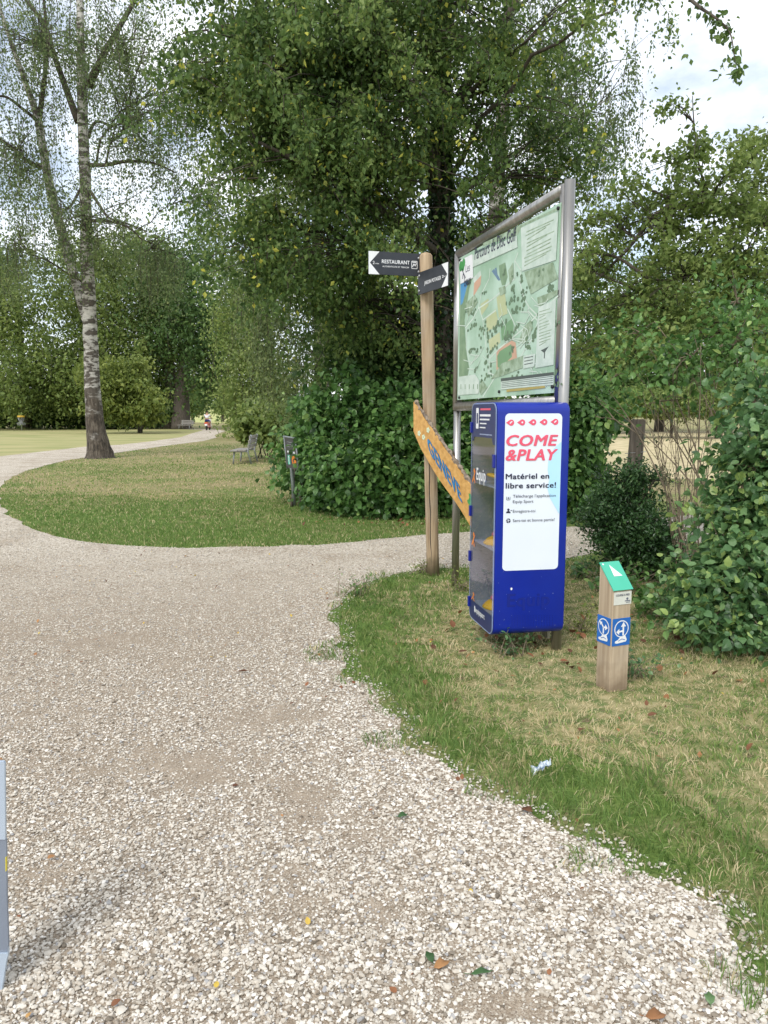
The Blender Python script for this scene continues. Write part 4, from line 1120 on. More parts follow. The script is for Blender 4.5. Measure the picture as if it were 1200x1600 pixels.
c = fp(794, 798.5); m.poly(disc(c[0], c[1] + .009, .008), M['ink'], FM, 0.0036); m.poly([(c[0] - .016, c[1] - .013), (c[0] + .016, c[1] - .013), (c[0] + .012, c[1] - .003), (c[0], c[1] + .001), (c[0] - .012, c[1] - .003)], M['ink'], FM, 0.0038); m.stroke([(c[0] + .016, c[1] + .004), (c[0] + .024, c[1] + .004)], .004, M['ink'], FM, 0.0038)
c = fp(794, 813.5); m.poly(disc(c[0], c[1], .015), M['ink'], FM, 0.0036); m.stroke([(c[0] - .014, c[1] - .004), (c[0] + .014, c[1] + .004)], .0025, M['poster'], FM, 0.0040); m.stroke([(c[0] + .003, c[1] - .014), (c[0] - .003, c[1] + .014)], .0025, M['poster'], FM, 0.0044); m.stroke([(c[0] - .012, c[1] + .008), (c[0] + .004, c[1] + .002)], .0025, M['poster'], FM, 0.0048)
m.build("poster", kiosk, K0)
m = MB(); ftext("Equip", M['kblue2'], (793, 948), (858, 946), 21, .03, 0, .0012)
for k in range(7): 
    for i in range(16):
        c = fp(800 + 4.2 * i, 962 + 2.6 * k); m.poly(disc(c[0], c[1], .004, None, 6), M['kblue2'], FM, .0012)
m.build("lettering", kiosk, K0)
m = MB(); c = fp(799, 920); m.poly(disc(c[0], c[1], .007, .009, 8), M['white'], FM, .0014)
rg = np.random.default_rng(31)
for k in range(22):
    u_, z_ = KW * (.05 + .9 * rg.random()), ZB + .05 + .40 * rg.random() ** 1.5; a_ = rg.random() * 3
    m.stroke([(u_, z_), (u_ + .004 * math.cos(a_) + .006 * (k % 5 == 0), z_ + .004 * math.sin(a_))], .0016, M['rim'], FM, .0014 + k * .00002)
m.build("scuff", kiosk, K0)
m = MB(); m.box((KW * .86, .14, (ZB) / 2 + .06), (.02, .10, .10), M['steel'], KM); m.build("bracket", kiosk, K0)

# training discs inside
def lathe(mb, prof_, mat, mtx, sides=24):
    v = []; f = []; k = len(prof_)
    for i in range(sides):
        a = 2 * math.pi * i / sides
        for (r_, z) in prof_: v.append((r_ * math.cos(a), r_ * math.sin(a), z))
    for i in range(sides):
        j = (i + 1) % sides
        for q in range(k - 1): f.append((i * k + q, j * k + q, j * k + q + 1, i * k + q + 1))
    mb.add(v, f, mat, mtx, True)
def cone_at(a_, b_, z, label):
    p = KM @ Vector((a_, b_, z)); r = thing("marker_cone", label, "marker cone", p, "training cones inside the blue locker")
    m = MB(); T = Matrix.Translation(p)
    lathe(m, [(.125, .0), (.128, .006), (.10, .035), (.055, .058), (.05, .055), (.09, .025), (.12, .0)], M['yellow'], T); m.build("yellow_disc", r, p)
    m = MB(); lathe(m, [(.07, .058), (.072, .064), (.05, .095), (.03, .105), (.028, .10), (.045, .075)], M['pinkplastic'], T); m.build("pink_disc", r, p)
cone_at(.15, .29, ZB + .122, "yellow and pink marker cones on the lowest floor of the locker")
cone_at(.15, .29, zs[1] + .007, "yellow and pink marker cones on the middle shelf of the locker")
p = KM @ Vector((.15, .28, zs[0] + .007)); r = thing("frisbee", "yellow disc leaning on the top shelf of the locker", "frisbee", p)
m = MB(); T = Matrix.Translation(p + Vector((0, 0, .035))) @ Matrix.Rotation(R(14), 4, 'Y')
lathe(m, [(.0, .016), (.09, .014), (.115, .006), (.120, -.008), (.114, -.010), (.108, .0), (.0, .008)], M['yellow'], T); m.build("disc", r, p)

# ------------------------------------------------------------------ square waymarker post
N0 = G(952, 1083); ph_ = R(22)
wa = Vector((math.cos(ph_), math.sin(ph_), 0)); wb = Vector((-wa.y, wa.x, 0)); WS = .128
wr = Plane(N0, wa, (0, 0, 1)); wl = Plane(N0 + wb * WS, -wb, (0, 0, 1))
zlo = wr.uv(953, 923)[1]; zhi = zlo + .17
zhi = W(945, 879, (N0 + wb * WS).y + .03).z
way = thing("waymarker", "short square oak post with slanted teal top plate and blue route plates", "waymarker", N0)
WMx = Matrix(((wa.x, wb.x, 0, N0.x), (wa.y, wb.y, 0, N0.y), (0, 0, 1, 0), (0, 0, 0, 1)))
m = MB()
zc = np.linspace(0, 1, 2); cb_ = .004
foot = [(cb_, 0), (WS - cb_, 0), (WS, cb_), (WS, WS - cb_), (WS - cb_, WS), (cb_, WS), (0, WS - cb_), (0, cb_)]
v = [(x, y, -.02) for x, y in foot] + [(x, y, zlo + (zhi - zlo) * y / WS) for x, y in foot]
m.add(v, [tuple(reversed(range(8))), tuple(range(8, 16))] + [(i, (i + 1) % 8, 8 + (i + 1) % 8, 8 + i) for i in range(8)], M['post4'], WMx)
m.build("post", way, N0)
sl = Vector((0, WS, zhi - zlo)); 
upw = (wb * WS + Vector((0, 0, zhi - zlo))); tpn = Plane(N0 + Vector((0, 0, zlo)), wa, upw); TL_ = upw.length
m = MB(); TM = tpn.M(0, 0, .0015)
m.poly([(-.004, -.008), (WS + .004, -.008), (WS + .004, TL_ + .003), (-.004, TL_ + .003)], M['teal'], TM, .006, .006)
m.poly([(.045, .085), (.105, .085), (.050, .165)], M['white'], TM, .0072)
m.poly(disc(.012, TL_ - .012, .006, None, 8), M['white'], TM, .0072)
m.build("top_plate", way, N0)
m = MB(); RM = wr.M(); LM = wl.M()
a = wr.uv(955, 946); b = wr.uv(980, 925)
z1 = wr.uv(953.5, 926.5)[1]; z0 = wr.uv(953.5, 946.5)[1]
m.poly([(.006, z0), (WS - .001, z0), (WS - .001, z1), (.006, z1)], M['plaque'], RM, .003, .003)
put_text(m, "COURSE A PIED", M['inkgrey'], RM, .018, z1 - .024, .095, .012, .004, .01)
m.poly(disc(.098, z1 - .042, .008, .007, 8), M['inkgrey'], RM, .004); m.stroke([(.098, z1 - .048), (.098, z1 - .056)], .003, M['inkgrey'], RM, .004)
m.stroke([(.082, z0 + .020), (.118, z0 + .020)], .005, M['inkgrey'], RM, .004); m.stroke([(.09, z0 + .011), (.118, z0 + .011)], .004, M['inkgrey'], RM, .004)
m.build("plaque", way, N0)
def route_plate(MMx, z0, z1, kind, u0, u1):
    m = MB(); m.poly(rrect(u0, z0, u1, z1, .003, 2), M['signblue'], MMx, .003, .003)
    cx = (u0 + u1) / 2; cz = z1 - .062; r_ = .050
    m.poly(disc(cx, cz, r_, None, 28), M['white'], MMx, .0036); m.poly(disc(cx, cz, r_ - .006, None, 28), M['signblue'], MMx, .0042)
    if kind == 'T':
        m.stroke([(cx, cz - .036), (cx, cz)], .011, M['white'], MMx, .0048); m.stroke([(cx - .018, cz + .016), (cx, cz - .002), (cx + .018, cz + .002)], .010, M['white'], MMx, .0050)
        m.poly([(cx - .036, cz + .028), (cx - .010, cz + .026), (cx - .030, cz + .004)], M['white'], MMx, .0052); m.poly([(cx + .038, cz + .002), (cx + .016, cz + .020), (cx + .016, cz - .016)], M['white'], MMx, .0052)
    else:
        m.stroke([(cx + .012, cz - .036), (cx + .012, cz + .014)], .011, M['white'], MMx, .0048); m.stroke([(cx + .012, cz - .012), (cx - .016, cz - .016)], .010, M['white'], MMx, .0050)
        m.poly([(cx + .012, cz + .040), (cx - .006, cz + .012), (cx + .030, cz + .012)], M['white'], MMx, .0052); m.poly([(cx - .038, cz - .016), (cx - .016, cz + .002), (cx - .016, cz - .034)], M['white'], MMx, .0052)
    s = z0 + .014
    m.poly([(cx - .044, s + .004), (cx - .030, s), (cx + .034, s + .006), (cx + .040, s + .018), (cx + .034, s + .030), (cx + .026, s + .048), (cx + .012, s + .046), (cx + .010, s + .034), (cx - .008, s + .036), (cx - .024, s + .020), (cx - .042, s + .014)], M['white'], MMx, .0040)
    m.stroke([(cx - .020, s + .014), (cx + .004, s + .024), (cx + .026, s + .018)], .004, M['signblue'], MMx, .0046)
    return m
z1 = wr.uv(953, 968)[1]; z0 = wr.uv(953, 1010.5)[1]
route_plate(RM, z0, z1, 'U', .004, WS - .001).build("route_plate", way, N0)
route_plate(LM, z0, z1, 'T', .001, WS - .008).build("route_plate", way, N0)

# ------------------------------------------------------------------ small info sign in front of the hazel
I0 = G(460, 791); ip = W(452, 685, I0.y - .1)
info = thing("info_sign", "small grey framed panel on a slanted metal pole half hidden in the shrub", "sign", I0)
m = MB(); m.tube([I0, I0 + Vector((-.03, -.02, .62)), I0 + Vector((-.05, -.05, .85))], .032, M['greymetal'], 12); m.build("pole", info, I0)
tl = W(443.5, 682, 12.95); tr = W(461.5, 685, 12.70); bl = W(448, 728, 12.95)
ipn = Plane(tl, tr - tl, tl - bl + Vector((0, 0, 0))); IW = (tr - tl).length; IH = .52
IM = ipn.M()
m = MB(); m.poly([(.01, -IH), (IW - .01, -IH), (IW - .01, -.01), (.01, -.01)], M['panelgrey'], IM, 0, .012)
m.stroke([(.07, -.245), (IW - .06, -.245)], .030, M['white'], IM, .002); m.stroke([(IW - .075, -.20), (IW - .075, -.14)], .03, M['white'], IM, .002)
m.poly(disc(IW * .70, -.385, .062, .085, 14), M['orange'], IM, .002); m.poly([(IW * .58, -.385), (IW * .70, -.34), (IW * .70, -.43)], M['panelgrey'], IM, .003)
m.poly([(.06, -.30), (.13, -.30), (.12, -.46), (.05, -.46)], M['teal'], IM, .002); m.poly(disc(.09, -.33, .018, None, 8), M['white'], IM, .003); m.stroke([(.09, -.35), (.085, -.41), (.10, -.45)], .016, M['white'], IM, .003)
for k in range(3): m.stroke([(.08, -.08 - .04 * k), (IW - .12, -.08 - .04 * k)], .008, M['greymetal'], IM, .002)
m.build("panel", info, I0)
m = MB()
for (u, w_) in ((0, .022), (IW, .022)): m.tube([(u, -IH - .02, -.005), (u, 0, -.005)], .014, M['greymetal'], 8, IM)
m.tube([(-.012, 0, -.005), (IW + .012, 0, -.005)], .016, M['greymetal'], 8, IM); m.build("frame", info, I0)

# ------------------------------------------------------------------ benches
def make_bench(name, label, loc, rz, group):
    r = thing(name, label, "bench", loc, group); r.rotation_euler = (0, 0, rz)
    def part(nm, mb): return mb.build(nm, r)
    # local: y along the bench, x from back (0) towards the front (-)
    for k in range(2): 
        m = MB(); m.box((-.16 - .25 * k, 0, .43 - .008 * k), (.23, 1.7, .045), M['benchwood'], None, .008); part("seat", m)
    for k in range(3):
        m = MB(); m.box((.035 + .03 * k, 0, .56 + .14 * k), (.035, 1.7, .105), M['benchwood'], Matrix.Rotation(R(0), 4, 'Y'), .006); part("backrest", m)
    for y in (-.68, .68):
        m = MB(); m.tube([(-.46, y, 0), (-.42, y, .40)], .026, M['greymetal'], 8); part("leg", m)
        m = MB(); m.tube([(.10, y, 0), (.0, y, .40), (.045, y, .55), (.115, y, .92)], .026, M['greymetal'], 8); part("leg", m)
        m = MB(); m.tube([(-.42, y, .395), (.0, y, .395)], .022, M['greymetal'], 8); part("frame", m)
    return r
b0 = G(384, 726)
make_bench("bench", "weathered grey wooden bench with slatted backrest on the lawn beside the bushes", (b0.x + .02, b0.y + .9, 0), R(1), None)
b1 = G(293, 671)
make_bench("bench", "tiny bench far off beside the thick double trunk", (b1.x, b1.y, 0), R(60), None)

# ------------------------------------------------------------------ disc golf basket, far lawn
d0 = G(34, 673); bk = thing("disc_basket", "yellow banded disc golf basket on a pole before the far hedge", "disc basket", d0)
m = MB(); m.tube([d0, d0 + Vector((0, 0, 1.35))], .035, M['galv'], 8); m.build("pole", bk, d0)
m = MB(); lathe(m, [(.30, 1.20), (.31, 1.21), (.31, 1.34), (.30, 1.35), (.02, 1.36)], M['gold'], Matrix.Translation(d0), 16); m.build("band", bk, d0)
m = MB()
for i in range(12):
    a = i * math.pi / 6; c, s = math.cos(a), math.sin(a)
    m.tube([d0 + Vector((.28 * c, .28 * s, 1.20)), d0 + Vector((.12 * c, .12 * s, .75)), d0 + Vector((.05 * c, .05 * s, .62))], .012, M['galv'], 4)
m.build("chain", bk, d0)
m = MB()
for z in (.52, .60, .70): m.tube([d0 + Vector((.33 * math.cos(a), .33 * math.sin(a), z)) for a in np.linspace(0, 6.3, 17)], .018, M['galv'], 5)
for i in range(14):
    a = i * 6.283 / 14; m.tube([d0 + Vector((.05 * math.cos(a), .05 * math.sin(a), .50)), d0 + Vector((.33 * math.cos(a), .33 * math.sin(a), .52)), d0 + Vector((.33 * math.cos(a), .33 * math.sin(a), .70))], .012, M['galv'], 4)
m.build("cage", bk, d0)

# ------------------------------------------------------------------ far rider on a scooter
def skin_mesh(name, verts, edges, radii, mat, parent, sub=2, root=0):
    me = bpy.data.meshes.new(name); me.from_pydata(verts, edges, []); me.materials.append(mat)
    o = link(name, me, parent)
    md = o.modifiers.new("skin", 'SKIN')
    if not me.skin_vertices: me.skin_vertices.new()
    for i, rr in enumerate(radii):
        me.skin_vertices[0].data[i].radius = (rr, rr) if not isinstance(rr, tuple) else rr
        me.skin_vertices[0].data[i].use_root = (i == root)
    o.modifiers.new("sub", 'SUBSURF').levels = sub; o.modifiers["sub"].render_levels = sub
    for p in me.polygons: p.use_smooth = True
    return o
p0 = G(323, 672.3)
sct = thing("scooter", "small red and white scooter seen from behind on the far pale path", "scooter", p0)
m = MB(); lathe(m, [(.10, -.05), (.22, -.05), (.24, 0), (.22, .05), (.10, .05)], M['rubber'], Matrix.Translation(p0 + Vector((0, 0, .24))) @ Matrix.Rotation(R(90), 4, 'Y'), 20); m.build("rear_wheel", sct, p0)
m = MB(); lathe(m, [(.10, -.05), (.22, -.05), (.24, 0), (.22, .05), (.10, .05)], M['rubber'], Matrix.Translation(p0 + Vector((0, 1.25, .24))) @ Matrix.Rotation(R(90), 4, 'Y'), 20); m.build("front_wheel", sct, p0)
m = MB(); m.box(p0 + Vector((0, .15, .58)), (.36, .75, .34), M['red'], None, .08); m.box(p0 + Vector((0, -.24, .50)), (.24, .03, .18), M['white'], None, .01); m.box(p0 + Vector((0, .75, .30)), (.34, .7, .08), M['red'], None, .02); m.box(p0 + Vector((0, 1.10, .65)), (.38, .08, .75), M['white'], None, .03); m.build("body", sct, p0)
m = MB(); m.box(p0 + Vector((0, .2, .79)), (.30, .65, .09), M['rubber'], None, .03); m.build("saddle", sct, p0)
m = MB(); m.tube([p0 + Vector((-.34, 1.0, 1.06)), p0 + Vector((-.1, 1.08, 1.05)), p0 + Vector((.1, 1.08, 1.05)), p0 + Vector((.34, 1.0, 1.06))], .022, M['rubber'], 8); m.build("handlebar", sct, p0)
m = MB(); m.box(p0 + Vector((0, -.22, .70)), (.16, .04, .06), M['orange'], None, .01); m.build("rear_light", sct, p0)
per = thing("person", "rider in white top and blue shorts seated on the far scooter", "person", p0)
bv = [(0, .2, .88), (0, .2, 1.05), (0, .24, 1.25), (0, .27, 1.42), (0, .28, 1.50), (0, .30, 1.60), (0, .30, 1.70),
      (-.20, .27, 1.40), (-.30, .45, 1.20), (-.31, .82, 1.10), (-.31, .93, 1.08), (.20, .27, 1.40), (.30, .45, 1.20), (.31, .82, 1.10), (.31, .93, 1.08),
      (-.12, .28, .88), (-.22, .62, .80), (-.18, .60, .40), (-.18, .70, .36), (.12, .28, .88), (.22, .62, .80), (.18, .60, .40), (.18, .70, .36)]
be = [(0, 1), (1, 2), (2, 3), (3, 4), (4, 5), (5, 6), (3, 7), (7, 8), (8, 9), (9, 10), (3, 11), (11, 12), (12, 13), (13, 14), (0, 15), (15, 16), (16, 17), (17, 18), (0, 19), (19, 20), (20, 21), (21, 22)]
brd = [.15, .14, .16, .13, .055, .09, .085, .07, .055, .042, .045, .07, .055, .042, .045, .10, .075, .055, .05, .10, .075, .055, .05]
skin_mesh("body", bv, be, brd, M['skin'], per)
skin_mesh("top", [bv[1], bv[2], bv[3], bv[7], (-.26, .38, 1.28), bv[11], (.26, .38, 1.28)], [(0, 1), (1, 2), (2, 3), (3, 4), (2, 5), (5, 6)], [.17, .185, .15, .09, .08, .09, .08], M['top'], per)
skin_mesh("shorts", [bv[0], bv[15], (-.19, .50, .83), bv[19], (.19, .50, .83), (0, .2, 1.0)], [(0, 1), (1, 2), (0, 3), (3, 4), (0, 5)], [.165, .12, .10, .12, .10, .16], M['shorts'], per)
skin_mesh("hair", [(0, .27, 1.60), (0, .28, 1.70), (0, .30, 1.76)], [(0, 1), (1, 2)], [.09, .105, .07], M['hair'], per)

# ------------------------------------------------------------------ pale metal stand cut off by the left edge
e0 = W(7, 1192, 1.95)
st = thing("metal_stand", "pale blue grey sheet metal stand cut off at the left beside the gravel", "stand", (e0.x - .08, 1.95, 0))
def EW(px, py, d=1.95): return W(px, py, d)
sc_o = Vector((e0.x - .08, 1.95, 0))
zt = e0.z
spn = Plane((0, 1.95, 0), (1, 0, 0), (0, 0, 1))
def sq(px, py): p = EW(px, py); return (p.x, p.z)
lx_ = e0.x - .16
m = MB(); m.poly([(lx_, zt), sq(5.5, 1190), sq(7, 1193), sq(8, 1300), (sq(8, 1312)[0], sq(8, 1312)[1]), (lx_, sq(5, 1312)[1])], M['palemetal'], spn.M(), 0, .008); m.build("panel", st, sc_o)
m = MB(); m.poly([(lx_, sq(5, 1313)[1]), sq(8.5, 1313), sq(9.5, 1400), sq(12, 1478), sq(10, 1488), (lx_, sq(5, 1488)[1])], M['palemetal_d'], spn.M(), -.003, .008); m.build("flange", st, sc_o)
m = MB(); m.poly([sq(8.0, 1340), sq(8.9, 1340), sq(9.1, 1362), sq(8.2, 1362)], M['yellowline'], spn.M(), -.001, .008); m.build("strip", st, sc_o)
m = MB(); m.poly([(lx_, sq(5, 1489)[1]), sq(12, 1489), sq(12.8, 1480), sq(12.8, 1492), sq(10, 1502), (sq(7, 1610)[0], .0), (lx_, .0)], M['palemetal'], spn.M(), .002, .010); m.build("foot", st, sc_o)

# ------------------------------------------------------------------ old fence post by the field
f0 = Vector((W(985, 760, 9.6).x, 9.6, 0)); fT = W(998, 655, 9.6)
fp_ = thing("fence_post", "weathered grey wooden fence post leaning among the bushes by the dry field", "fence post", f0)
m = MB(); m.tube([f0, f0 + (fT - f0) * .5, fT - Vector((0, 0, .01)), fT], [.10, .095, .09, .07], M['fencewood'], 9); m.build("timber", fp_, f0)
for k in range(3):
    z = .5 + .3 * k; m = MB(); m.tube([f0 + Vector((-.11, -.08, z)), f0 + Vector((.12, -.08, z + .02)), f0 + Vector((.18, .02, z + .02))], .004, M['galv'], 4); m.build("wire", fp_, f0)

# litter packet
l0 = G(845, 1212); lit = NB()
lx, ly = np.meshgrid(np.linspace(-.035, .035, 8), np.linspace(-.025, .025, 6)); rg = np.random.default_rng(4)
lz = .045 + .012 * rg.normal(size=lx.shape) + .02 * np.sin(lx * 60)
ii = np.arange(5)[:, None] * 8; jj = np.arange(7)[None]
lit.add(np.stack([lx + l0.x + .004 * rg.normal(size=lx.shape), ly + l0.y, lz], -1).reshape(-1, 3), np.stack([ii + jj, ii + jj + 1, ii + jj + 9, ii + jj + 8], -1).reshape(-1, 4), None, (rg.random(48)))
wrap = tintmat("foil wrapper", [(0, (.55, .62, .68)), (.55, (.62, .68, .72)), (.7, (.08, .16, .30)), (.85, (.6, .66, .7))], .3, .1)
o = lit.build("wrapper", wrap, smooth=False); tag(o, "crumpled pale blue and white wrapper lying in the green grass", "litter")
o.modifiers.new("thick", 'SOLIDIFY').thickness = .0015

# fallen leaves: the large ones one by one, the small ones as litter
def ground_leaf(px, py, L, a, tint, label, asp=.7):
    c = G(px, py, .018); nb = NB(); rg_ = np.random.default_rng(int(px))
    d = np.array((math.cos(a), math.sin(a), 0)); s = np.array((-d[1], d[0], 0)); z = np.array((0, 0, 1.)); P = np.array(tuple(c)); w = L * asp / 2
    pts = [P, P + d * L * .2 + s * w * .7 + z * .006, P + d * L * .5 + s * w + z * .014, P + d * L * .8 + s * w * .5 + z * .006, P + d * L + z * .01, P + d * L * .8 - s * w * .5 + z * .008, P + d * L * .5 - s * w + z * .012, P + d * L * .2 - s * w * .7 + z * .004, P + d * L * .5 + z * .002]
    nb.add(pts, [[0, 8, 2, 1], [8, 4, 3, 2], [0, 7, 6, 8], [8, 6, 5, 4]], None, np.full(9, tint))
    nb.tube([P, P - d * L * .3 + z * .004], .0012, 4)
    o = nb.build("fallen_leaf", LEAF['cool'] if tint < 0 else M['deadleaf']); tag(o, label, "leaf", "fallen leaves on the gravel")
    if tint < 0:
        o.data.attributes["tint"].data.foreach_set("value", np.full(len(o.data.vertices), -tint, np.float32))
    md = o.modifiers.new("thick", 'SOLIDIFY'); md.thickness = .0008
ground_leaf(678, 1512, .05, .35, .68, "broad curled orange leaf on the gravel at the bottom centre")
ground_leaf(676, 1504, .04, 2.0, -.35, "dark green leaf tucked against the broad orange leaf")
ground_leaf(735, 1522, .065, .05, -.5, "long olive green leaf lying flat right of the orange leaf", .32)
ground_leaf(1008, 1588, .055, -.1, .52, "rust orange leaf by the bottom edge near the grass")
ground_leaf(1110, 1570, .040, 1.3, -.75, "small bright green leaf on white gravel near the bottom right corner")
ground_leaf(621, 1276, .042, .1, -.45, "round dark green leaf alone mid path", .8)
ground_leaf(815, 1262, .06, -.9, .15, "brown leaf where the white gravel meets the green grass")
ground_leaf(370, 1049, .09, -.05, .1, "thin dark red brown leaf stalk lying across the pale path", .12)
lb = NB(); n = 330
x, y = scatter(n, -3.5, 3.2, 1.8, 9.0)
ok = (np.abs(x) < .55 * y); x, y = x[ok], y[ok]; n = len(x)
tt = rng.random(n)
add_broad(lb, np.stack([x, y, .014 + .012 * rng.random(n)], 1), .022, rng, np.where(tt < .55, .5 * rng.random(n), .5 + .5 * rng.random(n)), droop=.0, up=6)
c = G(740, 960); n = 60    # leaves along the shrubs; added brown ones under the locker stand for its shade
x = np.concatenate([rng.normal(.95, .28, n), rng.normal(1.4, .7, n), rng.normal(.2, .9, n)]); y = np.concatenate([rng.normal(5.25, .35, n), rng.normal(5.0, .8, n), rng.normal(10.9, .25, n)])
add_broad(lb, np.stack([x, y, .02 + .02 * rng.random(3 * n)], 1), .045, rng, .55 * rng.random(3 * n), droop=0, up=4)
o = lb.build("fallen_leaves", M['deadleaf'], smooth=False); tag(o, None, None, kind="stuff")

#VEG
# ------------------------------------------------------------------ vegetation
def wp(L, rad): return [W(*p) for p in L], rad
# silver birch on the lawn, two stems
bb = G(155, 716); d = bb.y
main = ([bb + Vector((0, 0, -.1)), W(154, 700, d), W(149, 670, d), W(145, 620, d), W(142, 545, d), W(139, 470, d), W(135, 400, d), W(134, 320, d), W(131, 230, d), W(128, 140, d), W(126, 60, d), W(124, -40, d), W(118, -200, d)],
        [.54, .40, .32, .275, .245, .225, .205, .19, .175, .16, .13, .10, .05])
s2 = wp([(141, 520, d + .1), (118, 440, d + .4), (99, 370, d + .5), (82, 310, d + .5), (68, 240, d + .4), (60, 190, d + .3), (40, 130, d), (15, 60, d - .3), (-10, -20, d - .5)], [.16, .17, .17, .155, .14, .13, .09, .07, .04])
br = [s2]
for L, r_ in (([(61, 190, d + .3), (70, 120, d + .4), (73, 60, d + .5), (66, -30, d + .6)], [.10, .08, .06, .04]),
              ([(122, 190, d), (100, 130, d + .3), (82, 80, d + .3), (70, 40, d + .4), (36, -5, d + .5)], [.13, .10, .09, .08, .05]),
              ([(138, 135, d), (160, 90, d - .3), (185, 45, d - .4), (214, -5, d - .5), (240, -60, d - .5)], [.15, .11, .09, .07, .05]),
              ([(65, 262, d + .4), (40, 250, d), (18, 230, d - .5), (-20, 205, d - 1)], [.09, .07, .06, .04]),
              ([(140, 258, d), (165, 258, d - .2), (200, 252, d - .5), (240, 255, d - 1), (275, 270, d - 1.3)], [.08, .065, .055, .04, .02]),
              ([(142, 300, d), (155, 320, d - .3), (170, 340, d - .6), (200, 350, d - .8), (230, 362, d - 1)], [.06, .05, .04, .03, .02]),
              ([(140, 345, d), (165, 345, d - .5), (200, 355, d - .9), (222, 375, d - 1)], [.06, .05, .035, .02]),
              ([(128, 290, d), (112, 320, d - .4), (100, 327, d - .6), (88, 322, d - .8)], [.05, .04, .03, .02]),
              ([(139, 215, d), (150, 190, d + .3), (185, 195, d + .5), (215, 150, d + .6)], [.06, .05, .03, .02]),
              ([(60, 190, d + .3), (35, 170, d - .4), (5, 150, d - .8), (-30, 160, d - 1)], [.07, .05, .04, .02])):
    br.append(wp(L, r_))
birch_lobes = [lobe(60, 60, 27, 130, 110, 3.0), lobe(190, 60, 26, 110, 100, 2.6), lobe(30, 230, 26.5, 90, 120, 2.5), lobe(215, 190, 26, 90, 110, 2.4), lobe(110, -120, 28, 190, 110, 3.5, .5),
               lobe(130, 330, 25.5, 130, 80, 2.2, .8), lobe(300, 130, 26, 60, 120, 2.0), lobe(20, 380, 26, 80, 60, 2, 1.0), lobe(330, 300, 27, 60, 90, 2.0, .9), lobe(240, 390, 27, 70, 50, 2.0, .9)]
plant("birch", "white barked birch with two leaning stems standing on the lawn beside the pale path", "birch tree", birch_lobes, 1500, 46, .17, .080, LEAF['birch'], 41,
      [main] + br, M['birch'], weep=1.5, limbs=True, limb_r=.04, twig_r=.010, tw=.16, shell=.6, dark_from=2, droop=1.0, names=("trunk", "twigs", "crown"))

# big park tree with ivy on its trunk
tb_ = G(692, 800); d = 13.3
tb_ = Vector((W(692, 700, d).x, d, 0))
tm = ([tb_, W(692, 640, d), W(691, 540, d), W(690, 440, d), W(690, 340, d), W(689, 240, d), W(686, 140, d), W(684, 40, d), W(680, -120, d), W(672, -320, d)], [.26, .20, .165, .15, .14, .13, .12, .10, .08, .05])
arm = wp([(684, 60, d), (740, -110, d - 2), (880, -160, d - 4.6), (1010, -70, d - 6.2), (1082, 2, d - 6.8), (1118, 28, d - 6.9), (1140, 50, d - 6.95), (1147, 85, d - 7), (1152, 116, d - 7)], [.10, .08, .055, .03, .014, .009, .006, .004, .002])
stub = wp([(688, 262, d), (668, 252, d - .25), (650, 240, d - .3), (638, 228, d - .3)], [.12, .10, .09, .05])
up1 = wp([(688, 300, d), (640, 160, d - .8), (560, 20, d - 1.4), (480, -120, d - 1.8)], [.10, .09, .07, .04])
up2 = wp([(687, 200, d), (760, 80, d + .6), (830, -40, d + .8), (900, -160, d + 1)], [.09, .07, .05, .03])
up3 = wp([(690, 400, d), (600, 330, d - 1.2), (500, 270, d - 1.8), (400, 220, d - 2.0)], [.07, .05, .04, .02])
parkl = [lobe(560, 90, 12.2, 130, 110, 1.6, 1.1), lobe(430, 100, 12.0, 105, 110, 1.5, .8), lobe(345, 40, 12, 60, 80, 1.0, .4), lobe(300, 120, 12, 35, 45, .6, .22), lobe(500, 240, 11.8, 120, 95, 1.4, 1.0), lobe(580, 270, 12.0, 85, 95, 1.2, .9),
         lobe(465, 350, 12, 80, 70, 1.1, .7), lobe(560, 380, 12.1, 95, 80, 1.2, .9), lobe(780, 140, 13.2, 75, 110, 1.5, .6), lobe(800, 270, 13.6, 60, 60, 1.2, .5),
         lobe(690, 0, 12.4, 140, 70, 1.8, .7), lobe(870, 20, 12.2, 85, 40, 1.2, .38), lobe(560, -130, 13, 330, 100, 2.6, .35), lobe(965, 15, 11, 40, 20, .4, .3), lobe(830, 340, 13.6, 40, 40, .7, .35), lobe(570, 470, 12.8, 75, 50, .8, .6), lobe(460, 450, 12.5, 60, 55, .7, .4), lobe(760, 400, 13.8, 55, 80, .8, .7), lobe(620, 130, 14.5, 90, 110, 1.0, .3), lobe(600, 360, 14.6, 70, 100, .9, .4)]
tx_ = W(690, 400, 13.3).x
def trunk_gap(P):        # the crown opens in front of the lower trunk
    r_ = np.random.default_rng(3).random(len(P))
    return ~((np.abs(P[:, 0] - tx_ * P[:, 1] / 13.3) < .22) & (P[:, 1] < 13.3) & (P[:, 2] < 5.6) & (r_ < .82))
park = plant("park_tree", "large dark green tree with ivy clad trunk, spreading behind the signs, some leaves turned yellow", "tree", parkl, 2160, 62, .12, .070, LEAF['park'], 42,
      [tm, arm, stub, up1, up2, up3], M['bark'], limb_r=.05, twig_r=.007, tw=.30, shell=.55, yellow=.03, droop=.9, up=.9, aspect=.66, weep=.42, sprays=270, spray_len=1.15, cut=trunk_gap, names=("trunk", "twigs", "crown"))
